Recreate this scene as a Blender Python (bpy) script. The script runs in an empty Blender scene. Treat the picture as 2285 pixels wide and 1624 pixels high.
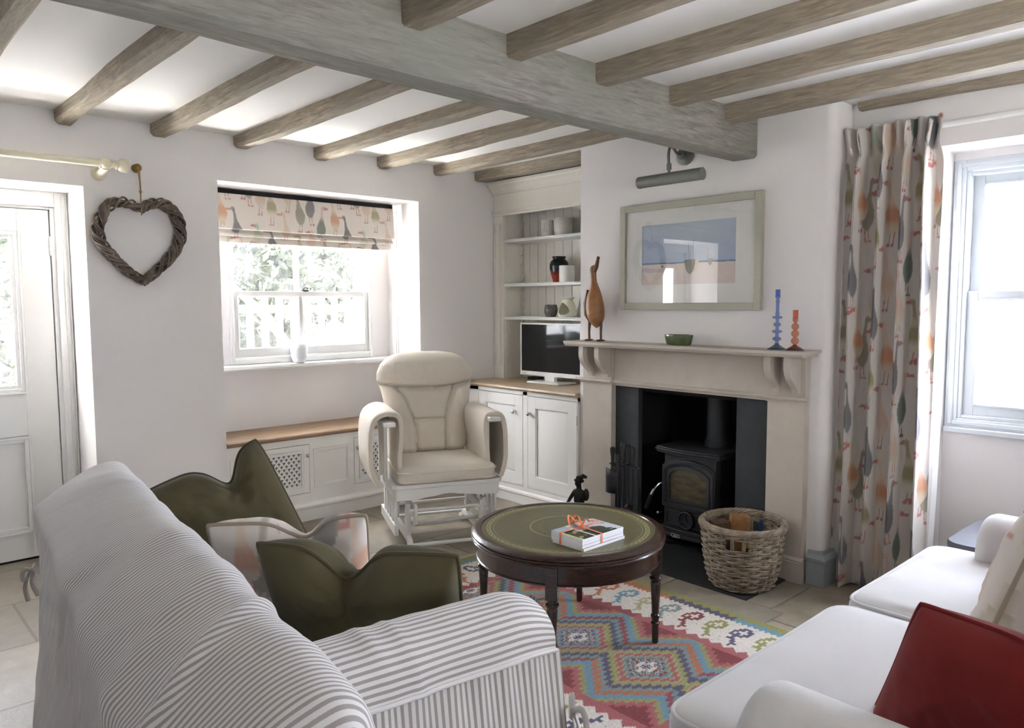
SKY, SUN, EXPOSURE = 3.3, 52.0, 3.28
import bpy, bmesh, math, random
import numpy as np
from mathutils import Vector, Matrix, noise
random.seed(7)
rng = np.random.default_rng(7)
PI = math.pi
scene = bpy.context.scene
COLL = scene.collection

# ------------------------------------------------------------------ materials
def lin(c):
    return tuple((x / 255 / 12.92) if x / 255 <= .04045 else ((x / 255 + .055) / 1.055) ** 2.4 for x in c)

MATS = {}
def nodes_of(name):
    m = bpy.data.materials.new(name)
    m.use_nodes = True
    nt = m.node_tree
    b = nt.nodes['Principled BSDF']
    MATS[name] = m
    return m, nt, b

def mat(name, rgb, rough=.55, metal=0., spec=.5, var=0., vscale=6., bump=0., bscale=80., stretch=(1, 1, 1), sheen=0., trans=0., coat=0., rgb2=None):
    m, nt, b = nodes_of(name)
    N, L = nt.nodes, nt.links
    c = lin(rgb)
    b.inputs['Base Color'].default_value = (*c, 1)
    b.inputs['Roughness'].default_value = rough
    b.inputs['Metallic'].default_value = metal
    b.inputs['Specular IOR Level'].default_value = spec
    b.inputs['Sheen Weight'].default_value = sheen
    b.inputs['Coat Weight'].default_value = coat
    b.inputs['Transmission Weight'].default_value = trans
    if var or rgb2 or bump:
        tc = N.new('ShaderNodeTexCoord')
        mp = N.new('ShaderNodeMapping')
        mp.inputs['Scale'].default_value = stretch
        L.new(tc.outputs['Object'], mp.inputs['Vector'])
    if var or rgb2:
        nz = N.new('ShaderNodeTexNoise')
        nz.inputs['Scale'].default_value = vscale
        nz.inputs['Detail'].default_value = 6
        nz.inputs['Roughness'].default_value = .6
        L.new(mp.outputs[0], nz.inputs['Vector'])
        rp = N.new('ShaderNodeValToRGB')
        rp.color_ramp.elements[0].position = .3
        rp.color_ramp.elements[1].position = .7
        lo = lin(rgb2) if rgb2 else tuple(x * (1 - var) for x in c)
        hi = c if rgb2 else tuple(min(1, x * (1 + var)) for x in c)
        rp.color_ramp.elements[0].color = (*lo, 1)
        rp.color_ramp.elements[1].color = (*hi, 1)
        L.new(nz.outputs['Fac'], rp.inputs['Fac'])
        L.new(rp.outputs['Color'], b.inputs['Base Color'])
    if bump:
        n2 = N.new('ShaderNodeTexNoise')
        n2.inputs['Scale'].default_value = bscale
        n2.inputs['Detail'].default_value = 4
        L.new(mp.outputs[0], n2.inputs['Vector'])
        bp = N.new('ShaderNodeBump')
        bp.inputs['Strength'].default_value = bump
        bp.inputs['Distance'].default_value = .01
        L.new(n2.outputs['Fac'], bp.inputs['Height'])
        L.new(bp.outputs[0], b.inputs['Normal'])
    return m

def wood_beam(name, stretch, c1, c2, c3):
    m, nt, b = nodes_of(name)
    N, L = nt.nodes, nt.links
    tc = N.new('ShaderNodeTexCoord'); mp = N.new('ShaderNodeMapping')
    mp.inputs['Scale'].default_value = stretch
    L.new(tc.outputs['Object'], mp.inputs['Vector'])
    n1 = N.new('ShaderNodeTexNoise'); n1.inputs['Scale'].default_value = 9; n1.inputs['Detail'].default_value = 9; n1.inputs['Roughness'].default_value = .68; n1.inputs['Distortion'].default_value = .6
    L.new(mp.outputs[0], n1.inputs['Vector'])
    n2 = N.new('ShaderNodeTexNoise'); n2.inputs['Scale'].default_value = 2.2; n2.inputs['Detail'].default_value = 5
    L.new(tc.outputs['Object'], n2.inputs['Vector'])
    r1 = N.new('ShaderNodeValToRGB'); e = r1.color_ramp.elements
    e[0].position = .32; e[0].color = (*lin(c1), 1); e[1].position = .68; e[1].color = (*lin(c2), 1)
    L.new(n1.outputs['Fac'], r1.inputs['Fac'])
    r2 = N.new('ShaderNodeValToRGB'); e = r2.color_ramp.elements
    e[0].position = .42; e[0].color = (0, 0, 0, 1); e[1].position = .66; e[1].color = (.75, .75, .75, 1)
    L.new(n2.outputs['Fac'], r2.inputs['Fac'])
    mx = N.new('ShaderNodeMix'); mx.data_type = 'RGBA'
    L.new(r2.outputs['Color'], mx.inputs[0]); L.new(r1.outputs['Color'], mx.inputs[6]); mx.inputs[7].default_value = (*lin(c3), 1)
    L.new(mx.outputs[2], b.inputs['Base Color'])
    b.inputs['Roughness'].default_value = .75
    bp = N.new('ShaderNodeBump'); bp.inputs['Strength'].default_value = .5; bp.inputs['Distance'].default_value = .006
    L.new(n1.outputs['Fac'], bp.inputs['Height']); L.new(bp.outputs[0], b.inputs['Normal'])
    return m

def attr_mat(name, rough=.8, sheen=0., bump=0., bscale=300., spec=.3, trans=0.):
    m, nt, b = nodes_of(name)
    N, L = nt.nodes, nt.links
    a = N.new('ShaderNodeAttribute'); a.attribute_name = 'Col'
    L.new(a.outputs['Color'], b.inputs['Base Color'])
    b.inputs['Roughness'].default_value = rough
    b.inputs['Sheen Weight'].default_value = sheen
    b.inputs['Specular IOR Level'].default_value = spec
    if bump:
        tc = N.new('ShaderNodeTexCoord')
        n2 = N.new('ShaderNodeTexNoise'); n2.inputs['Scale'].default_value = bscale; n2.inputs['Detail'].default_value = 3
        L.new(tc.outputs['Object'], n2.inputs['Vector'])
        bp = N.new('ShaderNodeBump'); bp.inputs['Strength'].default_value = bump; bp.inputs['Distance'].default_value = .004
        L.new(n2.outputs['Fac'], bp.inputs['Height']); L.new(bp.outputs[0], b.inputs['Normal'])
    return m

def stripe_mat(name, period, c1, c2, duty=.5):
    m, nt, b = nodes_of(name)
    N, L = nt.nodes, nt.links
    uv = N.new('ShaderNodeUVMap'); uv.uv_map = 'UVMap'
    sp = N.new('ShaderNodeSeparateXYZ'); L.new(uv.outputs[0], sp.inputs[0])
    nz = N.new('ShaderNodeTexNoise'); nz.inputs['Scale'].default_value = 500; L.new(uv.outputs[0], nz.inputs['Vector'])
    md = N.new('ShaderNodeMath'); md.operation = 'MULTIPLY_ADD'; md.inputs[1].default_value = .0012; L.new(nz.outputs['Fac'], md.inputs[0]); L.new(sp.outputs[0], md.inputs[2])
    dv = N.new('ShaderNodeMath'); dv.operation = 'DIVIDE'; dv.inputs[1].default_value = period; L.new(md.outputs[0], dv.inputs[0])
    fr = N.new('ShaderNodeMath'); fr.operation = 'FRACT'; L.new(dv.outputs[0], fr.inputs[0])
    rp = N.new('ShaderNodeValToRGB'); e = rp.color_ramp.elements
    e[0].position = 0; e[0].color = (*lin(c1), 1); e[1].position = duty; e[1].color = (*lin(c1), 1)
    e2 = rp.color_ramp.elements.new(duty + .05); e2.color = (*lin(c2), 1)
    e3 = rp.color_ramp.elements.new(.95); e3.color = (*lin(c2), 1)
    e4 = rp.color_ramp.elements.new(1.); e4.color = (*lin(c1), 1)
    L.new(fr.outputs[0], rp.inputs['Fac']); L.new(rp.outputs['Color'], b.inputs['Base Color'])
    b.inputs['Roughness'].default_value = .85; b.inputs['Sheen Weight'].default_value = .15; b.inputs['Specular IOR Level'].default_value = .2
    n3 = N.new('ShaderNodeTexNoise'); n3.inputs['Scale'].default_value = 900; L.new(uv.outputs[0], n3.inputs['Vector'])
    bp = N.new('ShaderNodeBump'); bp.inputs['Strength'].default_value = .25; bp.inputs['Distance'].default_value = .002
    L.new(n3.outputs['Fac'], bp.inputs['Height']); L.new(bp.outputs[0], b.inputs['Normal'])
    return m

def glass_mat(name, tint=(1, 1, 1), gloss=1.0, rough=.0, dust_veil=0.):
    m, nt, b = nodes_of(name)
    N, L = nt.nodes, nt.links
    N.remove(b)
    out = [n for n in N if n.type == 'OUTPUT_MATERIAL'][0]
    t = N.new('ShaderNodeBsdfTransparent'); t.inputs[0].default_value = (*tint, 1)
    g = N.new('ShaderNodeBsdfGlossy'); g.inputs['Roughness'].default_value = rough
    lw = N.new('ShaderNodeLayerWeight'); lw.inputs[0].default_value = .5
    pw = N.new('ShaderNodeMath'); pw.operation = 'POWER'; pw.inputs[1].default_value = 5; L.new(lw.outputs['Facing'], pw.inputs[0])
    f = N.new('ShaderNodeMath'); f.operation = 'MULTIPLY_ADD'; f.inputs[1].default_value = .95; f.inputs[2].default_value = .045; L.new(pw.outputs[0], f.inputs[0])
    ml = N.new('ShaderNodeMath'); ml.operation = 'MULTIPLY'; ml.inputs[1].default_value = gloss; ml.use_clamp = True; L.new(f.outputs[0], ml.inputs[0])
    mx = N.new('ShaderNodeMixShader'); L.new(ml.outputs[0], mx.inputs[0]); L.new(t.outputs[0], mx.inputs[1]); L.new(g.outputs[0], mx.inputs[2])
    last = mx
    if dust_veil:   # dirty panes, with a milky veil imitating the window glare
        tr = N.new('ShaderNodeBsdfTranslucent'); tr.inputs[0].default_value = (.9, .9, .9, 1)
        tc = N.new('ShaderNodeTexCoord'); mp = N.new('ShaderNodeMapping'); mp.inputs['Scale'].default_value = (5, 5, 2.2); L.new(tc.outputs['Object'], mp.inputs[0])
        nz = N.new('ShaderNodeTexNoise'); nz.inputs['Scale'].default_value = 2.; nz.inputs['Detail'].default_value = 7; L.new(mp.outputs[0], nz.inputs['Vector'])
        mr = N.new('ShaderNodeMapRange'); mr.inputs[1].default_value = .35; mr.inputs[2].default_value = .75; mr.inputs[3].default_value = dust_veil * .5; mr.inputs[4].default_value = dust_veil * 1.6; L.new(nz.outputs['Fac'], mr.inputs[0])
        m2 = N.new('ShaderNodeMixShader'); L.new(mr.outputs[0], m2.inputs[0]); L.new(mx.outputs[0], m2.inputs[1]); L.new(tr.outputs[0], m2.inputs[2]); last = m2
    L.new(last.outputs[0], out.inputs[0])
    return m

def flag_mat():
    m, nt, b = nodes_of('flagstone')
    N, L = nt.nodes, nt.links
    tc = N.new('ShaderNodeTexCoord'); mp = N.new('ShaderNodeMapping')
    mp.inputs['Rotation'].default_value = (0, 0, 0); mp.inputs['Location'].default_value = (.18, .12, 0)
    L.new(tc.outputs['Object'], mp.inputs['Vector'])
    br = N.new('ShaderNodeTexBrick'); br.inputs['Scale'].default_value = 1.0
    br.inputs['Brick Width'].default_value = .78; br.inputs['Row Height'].default_value = .52
    br.inputs['Mortar Size'].default_value = .006; br.inputs['Mortar Smooth'].default_value = .3; br.inputs['Bias'].default_value = 0
    br.inputs['Color1'].default_value = (*lin((166, 156, 140)), 1); br.inputs['Color2'].default_value = (*lin((138, 130, 118)), 1)
    br.inputs['Mortar'].default_value = (*lin((112, 104, 94)), 1)
    L.new(mp.outputs[0], br.inputs['Vector'])
    n1 = N.new('ShaderNodeTexNoise'); n1.inputs['Scale'].default_value = 5; n1.inputs['Detail'].default_value = 8; n1.inputs['Roughness'].default_value = .65
    L.new(tc.outputs['Object'], n1.inputs['Vector'])
    rp = N.new('ShaderNodeValToRGB'); rp.color_ramp.elements[0].position = .3; rp.color_ramp.elements[1].position = .75
    rp.color_ramp.elements[0].color = (.55, .53, .50, 1); rp.color_ramp.elements[1].color = (1.15, 1.12, 1.08, 1)
    L.new(n1.outputs['Fac'], rp.inputs['Fac'])
    mx = N.new('ShaderNodeMix'); mx.data_type = 'RGBA'; mx.blend_type = 'MULTIPLY'; mx.inputs[0].default_value = 1
    L.new(br.outputs['Color'], mx.inputs[6]); L.new(rp.outputs['Color'], mx.inputs[7])
    L.new(mx.outputs[2], b.inputs['Base Color'])
    rr = N.new('ShaderNodeMapRange'); rr.inputs[3].default_value = .3; rr.inputs[4].default_value = .6; L.new(n1.outputs['Fac'], rr.inputs[0]); L.new(rr.outputs[0], b.inputs['Roughness'])
    sb = N.new('ShaderNodeMath'); sb.operation = 'MULTIPLY_ADD'; sb.inputs[1].default_value = -.9; L.new(br.outputs['Fac'], sb.inputs[0]); L.new(n1.outputs['Fac'], sb.inputs[2])
    bp = N.new('ShaderNodeBump'); bp.inputs['Strength'].default_value = .35; bp.inputs['Distance'].default_value = .01
    L.new(sb.outputs[0], bp.inputs['Height']); L.new(bp.outputs[0], b.inputs['Normal'])
    return m

WALL = mat('wall_paint', (229, 226, 225), .9, spec=.2, bump=.06, bscale=30)
CEIL = mat('ceiling_paint', (236, 234, 231), .9, spec=.2, bump=.05, bscale=20)
WHITE = mat('white_paint', (232, 231, 228), .38)
CREAM = mat('cream_paint', (226, 222, 212), .45)
BACKP = mat('putty_paint', (196, 189, 176), .6)
PALEBL = mat('pale_grey_paint', (221, 221, 219), .4)
PALEBLUE = mat('pale_blue_paint', (208, 214, 218), .4)
BASEB = mat('grey_blue_baseboard_paint', (160, 168, 170), .5)
BEAM_X = wood_beam('limed_beam', (.9, 9, 9), (104, 100, 93), (158, 153, 145), (134, 135, 126))
BEAM_Y = wood_beam('limed_joist', (9, .9, 9), (120, 109, 96), (180, 166, 146), (150, 142, 127))
OAK = mat('oak', (158, 132, 104), .45, stretch=(1.5, 12, 12), rgb2=(116, 90, 66), vscale=4)
OAKPALE = mat('worn_oak', (190, 170, 142), .4, stretch=(12, 1.5, 12), rgb2=(160, 138, 108), vscale=4)
FLAG = flag_mat()
SLATE = mat('slate', (42, 44, 45), .5, var=.25, vscale=8, bump=.15, bscale=40)
STONE = mat('limestone', (196, 187, 176), .75, var=.06, vscale=7, bump=.08, bscale=60)
BLACKP = mat('black_panel', (50, 53, 56), .7, var=.1, vscale=20)
SOOT_SHADE = mat('soot', (14, 14, 14), .9)  # soot in the firebox, painted shade in cupboards and fretwork holes
IRON = mat('cast_iron', (54, 55, 58), .45, metal=.3, bump=.12, bscale=250)
STEEL = mat('steel', (190, 190, 190), .25, metal=1)
CHROME = mat('chrome', (205, 205, 205), .18, metal=1)
BRASS = mat('brass', (150, 122, 70), .35, metal=.9)
MAHOG = mat('mahogany', (62, 38, 28), .25, stretch=(3, 3, 14), rgb2=(38, 22, 16), vscale=8, coat=.4)
LEATHER = mat('green_leather', (90, 86, 58), .4, var=.12, vscale=25, bump=.1, bscale=500)
GILT = mat('gilt', (204, 194, 142), .5)
WICK = mat('grey_willow', (176, 162, 142), .65, rgb2=(118, 104, 88), vscale=22)
WICKD = mat('dark_willow', (138, 124, 110), .6, rgb2=(62, 50, 42), vscale=14)
GREENF = mat('olive_velvet', (86, 80, 58), .95, sheen=.12, spec=.05, bump=.15, bscale=400)
REDF = mat('red_wool', (112, 38, 37), .95, sheen=.12, spec=.05, bump=.15, bscale=400)
LINEN = mat('white_linen', (196, 194, 193), .9, sheen=.15, spec=.15, bump=.18, bscale=500)
CREAMF = mat('cream_ribbed_fabric', (228, 219, 205), .9, sheen=.15, spec=.1, bump=.5, bscale=140, stretch=(4, 4, .25))
DUCKF = attr_mat('goose_print_fabric', .9, .1, .12, 500)
RUGM = attr_mat('kilim_wool', .95, .1, .6, 220)
PRINT = attr_mat('art_print', .7)
COVER = attr_mat('cover_photo', .25, spec=.5)
STRIPE = stripe_mat('striped_ticking', .0136, (218, 216, 216), (160, 155, 152), .5)
GLASS = glass_mat('window_glass', gloss=.6, dust_veil=.014)
PICGLASS = glass_mat('picture_glass', gloss=1.5)
PAPER = mat('paper_white', (238, 237, 240), .6, stretch=(2, 2, 300), var=.05, vscale=2)
MOUNT = mat('mount_card', (240, 239, 236), .8)
SAGE = mat('sage_frame', (172, 170, 154), .55)
GREYMET = mat('grey_metal', (118, 120, 114), .45)
WOODD = mat('teak_duck', (150, 104, 62), .4, var=.22, vscale=40, bump=.1, bscale=120)
WOODDK = mat('teak_dark', (96, 60, 34), .45)
BOWLG = mat('green_glaze', (58, 80, 52), .15, rgb2=(98, 112, 70), vscale=14, coat=.5)
BLUEG = glass_mat('blue_glass', (.52, .60, .86), 1.2)
BLUEGD = glass_mat('smoky_blue_glass', (.42, .52, .60), 1.2)
AMBERG = glass_mat('amber_glass', (.86, .56, .42), 1.2)
CERAM = mat('white_ceramic', (226, 224, 218), .4)
CERIV = mat('ivory_ceramic', (228, 226, 206), .3)
POTRIB = mat('ribbed_white_ceramic', (214, 210, 202), .6, bump=.5, bscale=60, stretch=(1, 1, 3))
DARKPOT = mat('black_mottled_ceramic', (44, 44, 44), .4, rgb2=(120, 120, 116), vscale=40)
SCREEN = mat('black_screen', (12, 12, 14), .06)
TVW = mat('white_plastic', (232, 232, 228), .3)
BLACKPL = mat('black_plastic', (20, 20, 22), .5)
BRONZE = mat('dark_bronze', (40, 36, 32), .45, metal=.3, var=.3, vscale=40)
RIBBON = mat('orange_ribbon', (226, 116, 58), .5, sheen=.2)
TWINE = mat('jute_twine', (150, 124, 88), .9)
BARK = mat('log_bark', (84, 62, 42), .9, var=.4, vscale=30, bump=.4, bscale=60)
LOGEND = mat('split_wood', (150, 108, 66), .8, var=.25, vscale=40)
NAVY = mat('navy_plastic', (26, 44, 84), .4)
CHARC = mat('charcoal_top', (88, 88, 98), .45, var=.05)
CREAMPOLE = mat('cream_pole_paint', (222, 214, 190), .4)
SOOTGL = mat('sooty_glass', (58, 54, 46), .2, rgb2=(96, 86, 62), vscale=14, stretch=(1, 1, 3))
FENCEW = mat('weathered_fence_wood', (88, 82, 64), .8, var=.1)
LEAF = mat('leaf_green', (58, 64, 44), .7, rgb2=(30, 36, 26), vscale=9, spec=.2)
LEAFP = mat('pale_blossom_leaf', (120, 124, 112), .7)
TRUNK = mat('branch_bark', (84, 76, 58), .9, var=.2)
DARKGROUND = mat('darkened_ground', (112, 114, 120), .9, var=.15, vscale=6)  # ground tone kept dark to cut the light bounced indoors
GRAVEL = mat('gravel', (212, 212, 210), .9, var=.12, vscale=30)
DARKLINE = mat('shadow_gap', (30, 28, 27), .9)
LETTER = mat('grey_lettering', (120, 120, 122), .6)
WHITEMARK = mat('white_enamel', (225, 225, 220), .3)

# ------------------------------------------------------------------ mesh builder
ORIG = {}
def top_of(o):
    while o.parent: o = o.parent
    return o

class MB:
    def __init__(s): s.v = []; s.f = []; s.uv = []; s.col = []; s.mi = []; s.cur = 0
    def add(s, vs, fs, uv=None, col=None):
        n = len(s.v)
        s.v.extend([tuple(map(float, p)) for p in vs])
        s.uv.extend(uv if uv is not None else [(0, 0)] * len(vs))
        s.col.extend(col if col is not None else [(1, 1, 1)] * len(vs))
        for f in fs: s.f.append(tuple(i + n for i in f)); s.mi.append(s.cur)
        return s
    def box(s, x0, x1, y0, y1, z0, z1):
        x0, x1 = min(x0, x1), max(x0, x1); y0, y1 = min(y0, y1), max(y0, y1); z0, z1 = min(z0, z1), max(z0, z1)
        vs = [(x, y, z) for z in (z0, z1) for y in (y0, y1) for x in (x0, x1)]
        return s.add(vs, [(0, 2, 3, 1), (4, 5, 7, 6), (0, 1, 5, 4), (2, 6, 7, 3), (0, 4, 6, 2), (1, 3, 7, 5)])
    def bar(s, a, b, w, h, up=(0, 0, 1)):
        a, b = Vector(a), Vector(b); d = (b - a).normalized(); up = Vector(up)
        r = d.cross(up)
        if r.length < 1e-4: r = d.cross(Vector((1, 0, 0)))
        r.normalize(); u = r.cross(d)
        vs = [p + r * (i * w / 2) + u * (j * h / 2) for p in (a, b) for i, j in ((-1, -1), (1, -1), (1, 1), (-1, 1))]
        return s.add(vs, [(3, 2, 1, 0), (4, 5, 6, 7), (0, 1, 5, 4), (1, 2, 6, 5), (2, 3, 7, 6), (3, 0, 4, 7)])
    def prism(s, pts, axis, t0, t1):
        n = len(pts)
        mk = {'x': lambda p, t: (t, p[0], p[1]), 'y': lambda p, t: (p[0], t, p[1]), 'z': lambda p, t: (p[0], p[1], t)}[axis]
        vs = [mk(p, t0) for p in pts] + [mk(p, t1) for p in pts]
        fs = [tuple(range(n))[::-1], tuple(range(n, 2 * n))] + [(i, (i + 1) % n, n + (i + 1) % n, n + i) for i in range(n)]
        return s.add(vs, fs)
    def grid(s, P, closeu=False, closev=False, uv=None, col=None):
        P = np.asarray(P); nu, nv = P.shape[:2]
        fs = []
        for i in range(nu if closeu else nu - 1):
            for j in range(nv if closev else nv - 1):
                a, b = i, (i + 1) % nu; c, d = j, (j + 1) % nv
                fs.append((a * nv + c, b * nv + c, b * nv + d, a * nv + d))
        return s.add(P.reshape(-1, 3), fs, None if uv is None else [tuple(x) for x in np.asarray(uv).reshape(-1, 2)], None if col is None else [tuple(x) for x in np.asarray(col).reshape(-1, 3)])
    def lathe(s, prof, cx=0, cy=0, cz=0, n=32, sx=1, sy=1):
        a = np.linspace(0, 2 * PI, n, endpoint=False)
        P = np.array([[(cx + r * sx * math.cos(t), cy + r * sy * math.sin(t), cz + z) for t in a] for r, z in prof])
        s.grid(P, closev=True)
        m = len(s.v)
        base = m - len(prof) * n
        if prof[0][0] > 1e-5: s.f.append(tuple(range(base, base + n))[::-1]); s.mi.append(s.cur)
        if prof[-1][0] > 1e-5: s.f.append(tuple(range(m - n, m))); s.mi.append(s.cur)
        return s
    def tube(s, path, r, n=8, closed=False, flat=1.):
        pts = [Vector(p) for p in path]; m = len(pts)
        rs = r if hasattr(r, '__len__') else [r] * m
        tang = []
        for i in range(m):
            a = pts[(i - 1) % m] if closed or i > 0 else pts[0]; b = pts[(i + 1) % m] if closed or i < m - 1 else pts[-1]
            t = b - a
            tang.append(t.normalized() if t.length > 1e-9 else Vector((0, 0, 1)))
        nrm = tang[0].orthogonal().normalized()
        rows = []
        for i in range(m):
            if i:
                q = tang[i - 1].rotation_difference(tang[i]); nrm = (q @ nrm).normalized()
            bi = tang[i].cross(nrm)
            rows.append([pts[i] + (nrm * math.cos(2 * PI * k / n) + bi * math.sin(2 * PI * k / n) * flat) * rs[i] for k in range(n)])
        base = len(s.v)
        s.grid(np.array([[tuple(p) for p in row] for row in rows]), closeu=closed, closev=True)
        if not closed:
            s.f.append(tuple(range(base, base + n))[::-1]); s.f.append(tuple(range(base + (m - 1) * n, base + m * n))); s.mi += [s.cur, s.cur]
        return s
    def ball(s, c, r, nu=16, nv=10):
        r = r if hasattr(r, '__len__') else (r, r, r)
        P = [[(c[0] + r[0] * math.sin(PI * j / nv) * math.cos(2 * PI * i / nu), c[1] + r[1] * math.sin(PI * j / nv) * math.sin(2 * PI * i / nu), c[2] + r[2] * math.cos(PI * j / nv)) for i in range(nu)] for j in range(nv + 1)]
        return s.grid(np.array(P), closev=True)
    def frame(s, axis, t0, t1, a0, a1, b0, b1, w, wb=None, wt=None):
        # rectangular frame of four mitre-free bars; axis = thickness axis
        wb = w if wb is None else wb; wt = w if wt is None else wt
        def bx(p0, p1, q0, q1):
            if axis == 'x': s.box(t0, t1, p0, p1, q0, q1)
            elif axis == 'y': s.box(p0, p1, t0, t1, q0, q1)
            else: s.box(p0, p1, q0, q1, t0, t1)
        bx(a0, a0 + w, b0, b1); bx(a1 - w, a1, b0, b1); bx(a0 + w, a1 - w, b0, b0 + wb); bx(a0 + w, a1 - w, b1 - wt, b1)
        return s
    def xform(s, M, start=0):
        for i in range(start, len(s.v)): s.v[i] = tuple(M @ Vector(s.v[i]))
        return s
    def build(s, name, mats, parent=None, ang=35, bev=0., seg=2, useuv=False, usecol=False, subd=0, fixn=True, weld=False):
        me = bpy.data.meshes.new(name)
        if parent is not None: off = ORIG.get(top_of(parent).name, Vector((0, 0, 0)))
        else:
            V = np.array(s.v); off = Vector(((V[:, 0].min() + V[:, 0].max()) / 2, (V[:, 1].min() + V[:, 1].max()) / 2, V[:, 2].min()))
        me.from_pydata([(x - off.x, y - off.y, z - off.z) for x, y, z in s.v], [], s.f)
        mats = mats if isinstance(mats, (list, tuple)) else [mats]
        for m in mats: me.materials.append(m)
        if len(mats) > 1: me.polygons.foreach_set('material_index', s.mi)
        if useuv:
            u = me.uv_layers.new(name='UVMap')
            li = np.zeros(len(me.loops), dtype=np.int32); me.loops.foreach_get('vertex_index', li)
            u.data.foreach_set('uv', np.array(s.uv, dtype=np.float32)[li].ravel())
        if usecol:
            c = me.color_attributes.new('Col', 'FLOAT_COLOR', 'POINT')
            ca = np.ones((len(s.v), 4), dtype=np.float32); ca[:, :3] = np.array(s.col); c.data.foreach_set('color', ca.ravel())
        if fixn or weld:
            bm = bmesh.new(); bm.from_mesh(me)
            if weld: bmesh.ops.remove_doubles(bm, verts=bm.verts, dist=1e-5)
            bmesh.ops.recalc_face_normals(bm, faces=bm.faces); bm.to_mesh(me); bm.free()
        me.update()
        if ang:
            me.polygons.foreach_set('use_smooth', [True] * len(me.polygons)); me.set_sharp_from_angle(angle=math.radians(ang))
        o = bpy.data.objects.new(name, me); COLL.objects.link(o)
        if parent is not None: o.parent = parent
        else: o.location = off; ORIG[o.name] = off
        if bev:
            b = o.modifiers.new('bevel', 'BEVEL'); b.width = bev; b.segments = seg; b.limit_method = 'ANGLE'; b.angle_limit = math.radians(40)
        if subd:
            d = o.modifiers.new('subdivision', 'SUBSURF'); d.levels = subd; d.render_levels = subd
        return o

def thing(name, label, cat, loc=(0, 0, 0), rotz=0., group=None, local=False):
    o = bpy.data.objects.new(name, None); COLL.objects.link(o)
    o.location = loc; o.rotation_euler = (0, 0, rotz); o.empty_display_size = .1
    o['label'] = label; o['category'] = cat
    if group: o['group'] = group
    ORIG[o.name] = Vector((0, 0, 0)) if local else Vector(loc)
    return o
def tag(o, label, cat, group=None, kind=None):
    o['label'] = label; o['category'] = cat
    if group: o['group'] = group
    if kind: o['kind'] = kind
    return o
def struct(o, label=None):
    o['kind'] = 'structure'
    if label: o['label'] = label
    return o
def kids(o): return [c for c in bpy.data.objects if c.parent == o]
def copy_tree(o, parent=None):
    c = o.copy(); COLL.objects.link(c); c.parent = parent
    for k in kids(o): copy_tree(k, c)
    return c

def crom(pts, n):
    P = np.array(pts, float); m = len(P)
    P = np.vstack([2 * P[0] - P[1], P, 2 * P[-1] - P[-2]])
    out = []
    for k in range(n):
        t = k / (n - 1) * (m - 1); i = min(int(t), m - 2); u = t - i
        a, b, c, d = P[i], P[i + 1], P[i + 2], P[i + 3]
        out.append(.5 * (2 * b + (c - a) * u + (2 * a - 5 * b + 4 * c - d) * u * u + (3 * b - a - 3 * c + d) * u ** 3))
    return np.array(out)

def fbm(x, y, z=0., o=3):
    return noise.fractal(Vector((x, y, z)), 1., 2., o)
# ================================================================== THE ROOM
YA = 4.266            # face of the back wall
XC = 3.45             # face of the chimney breast
XR = 3.64             # face of the right wall beside it
fl = MB().box(-1.9, 4.2, -1.8, 4.8, -.12, 0); struct(fl.build('floor', FLAG, ang=0), 'worn flagstone floor')
c = MB(); c.box(-1.9, 4.2, 2.04, 4.8, 2.295, 2.42); c.box(-1.9, 4.2, -1.8, 2.04, 2.265, 2.42)
struct(c.build('ceiling', CEIL, ang=0), 'white plaster ceiling between beams')

w = MB()
w.box(-1.9, .10, YA, 4.70, 0, 2.3); w.box(.10, 1.017, YA, 4.70, 1.94, 2.3); w.box(1.017, 1.69, YA, 4.70, 0, 2.3)
w.box(1.69, 3.06, YA, 4.70, 2.04, 2.3); w.box(3.06, 4.15, YA, 4.70, 0, 2.3)
w.box(1.69, 3.06, 4.655, 4.70, 0, .97); w.box(1.69, 1.885, 4.655, 4.70, .97, 2.04); w.box(2.915, 3.06, 4.655, 4.70, .97, 2.04)
w.box(1.885, 2.915, 4.655, 4.70, 1.985, 2.04)
struct(w.build('wall_back', WALL, ang=0), 'white plastered wall with door and window recesses')

w = MB()
r = .045
def rcorner(n=8):   # rounded outer corner of the chimney breast
    return [(XC + r - r * math.cos(t), 1.587 + r - r * math.sin(t)) for t in np.linspace(0, PI / 2, n)]
pts = [(4.12, 1.86), (XC, 1.86)] + rcorner() + [(4.12, 1.587)]
w.prism(pts, 'z', 0, .872)
w.box(XC, 4.12, 2.84, 3.133, 0, .872)
pts = [(4.12, 3.133), (XC, 3.133)] + rcorner() + [(4.12, 1.587)]
w.prism(pts, 'z', .872, 2.3)
struct(w.build('chimney_breast', WALL, ang=30), 'white chimney breast')
w = MB(); w.box(4.08, 4.15, 3.133, YA, 0, 2.3)
w.box(XR, 3.95, 1.22, 1.587, 0, 2.3); w.box(XR, 3.95, .08, 1.22, 2.02, 2.3); w.box(XR, 3.95, -1.8, .08, 0, 2.3)
w.box(3.875, 3.95, .08, 1.22, 0, .765)
w.box(3.875, 3.95, .08, 1.22, 1.985, 2.02)
struct(w.build('wall_right', WALL, ang=0), 'white wall with the sash window recess')
w = MB(); w.box(-1.95, -1.8, -1.8, 4.3, 0, 2.3)
struct(w.build('wall_left', WALL, ang=0), 'white wall out of view')
w = MB(); w.box(-1.9, 1.0, -1.8, -1.65, 0, 2.3); w.box(1.6, 3.95, -1.8, -1.65, 0, 2.3); w.box(1.0, 1.6, -1.8, -1.65, 0, 1.1); w.box(1.0, 1.6, -1.8, -1.65, 1.8, 2.3)  # with an opening for the added fill window
struct(w.build('wall_front', WALL, ang=0), 'white wall behind the viewpoint')

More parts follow.
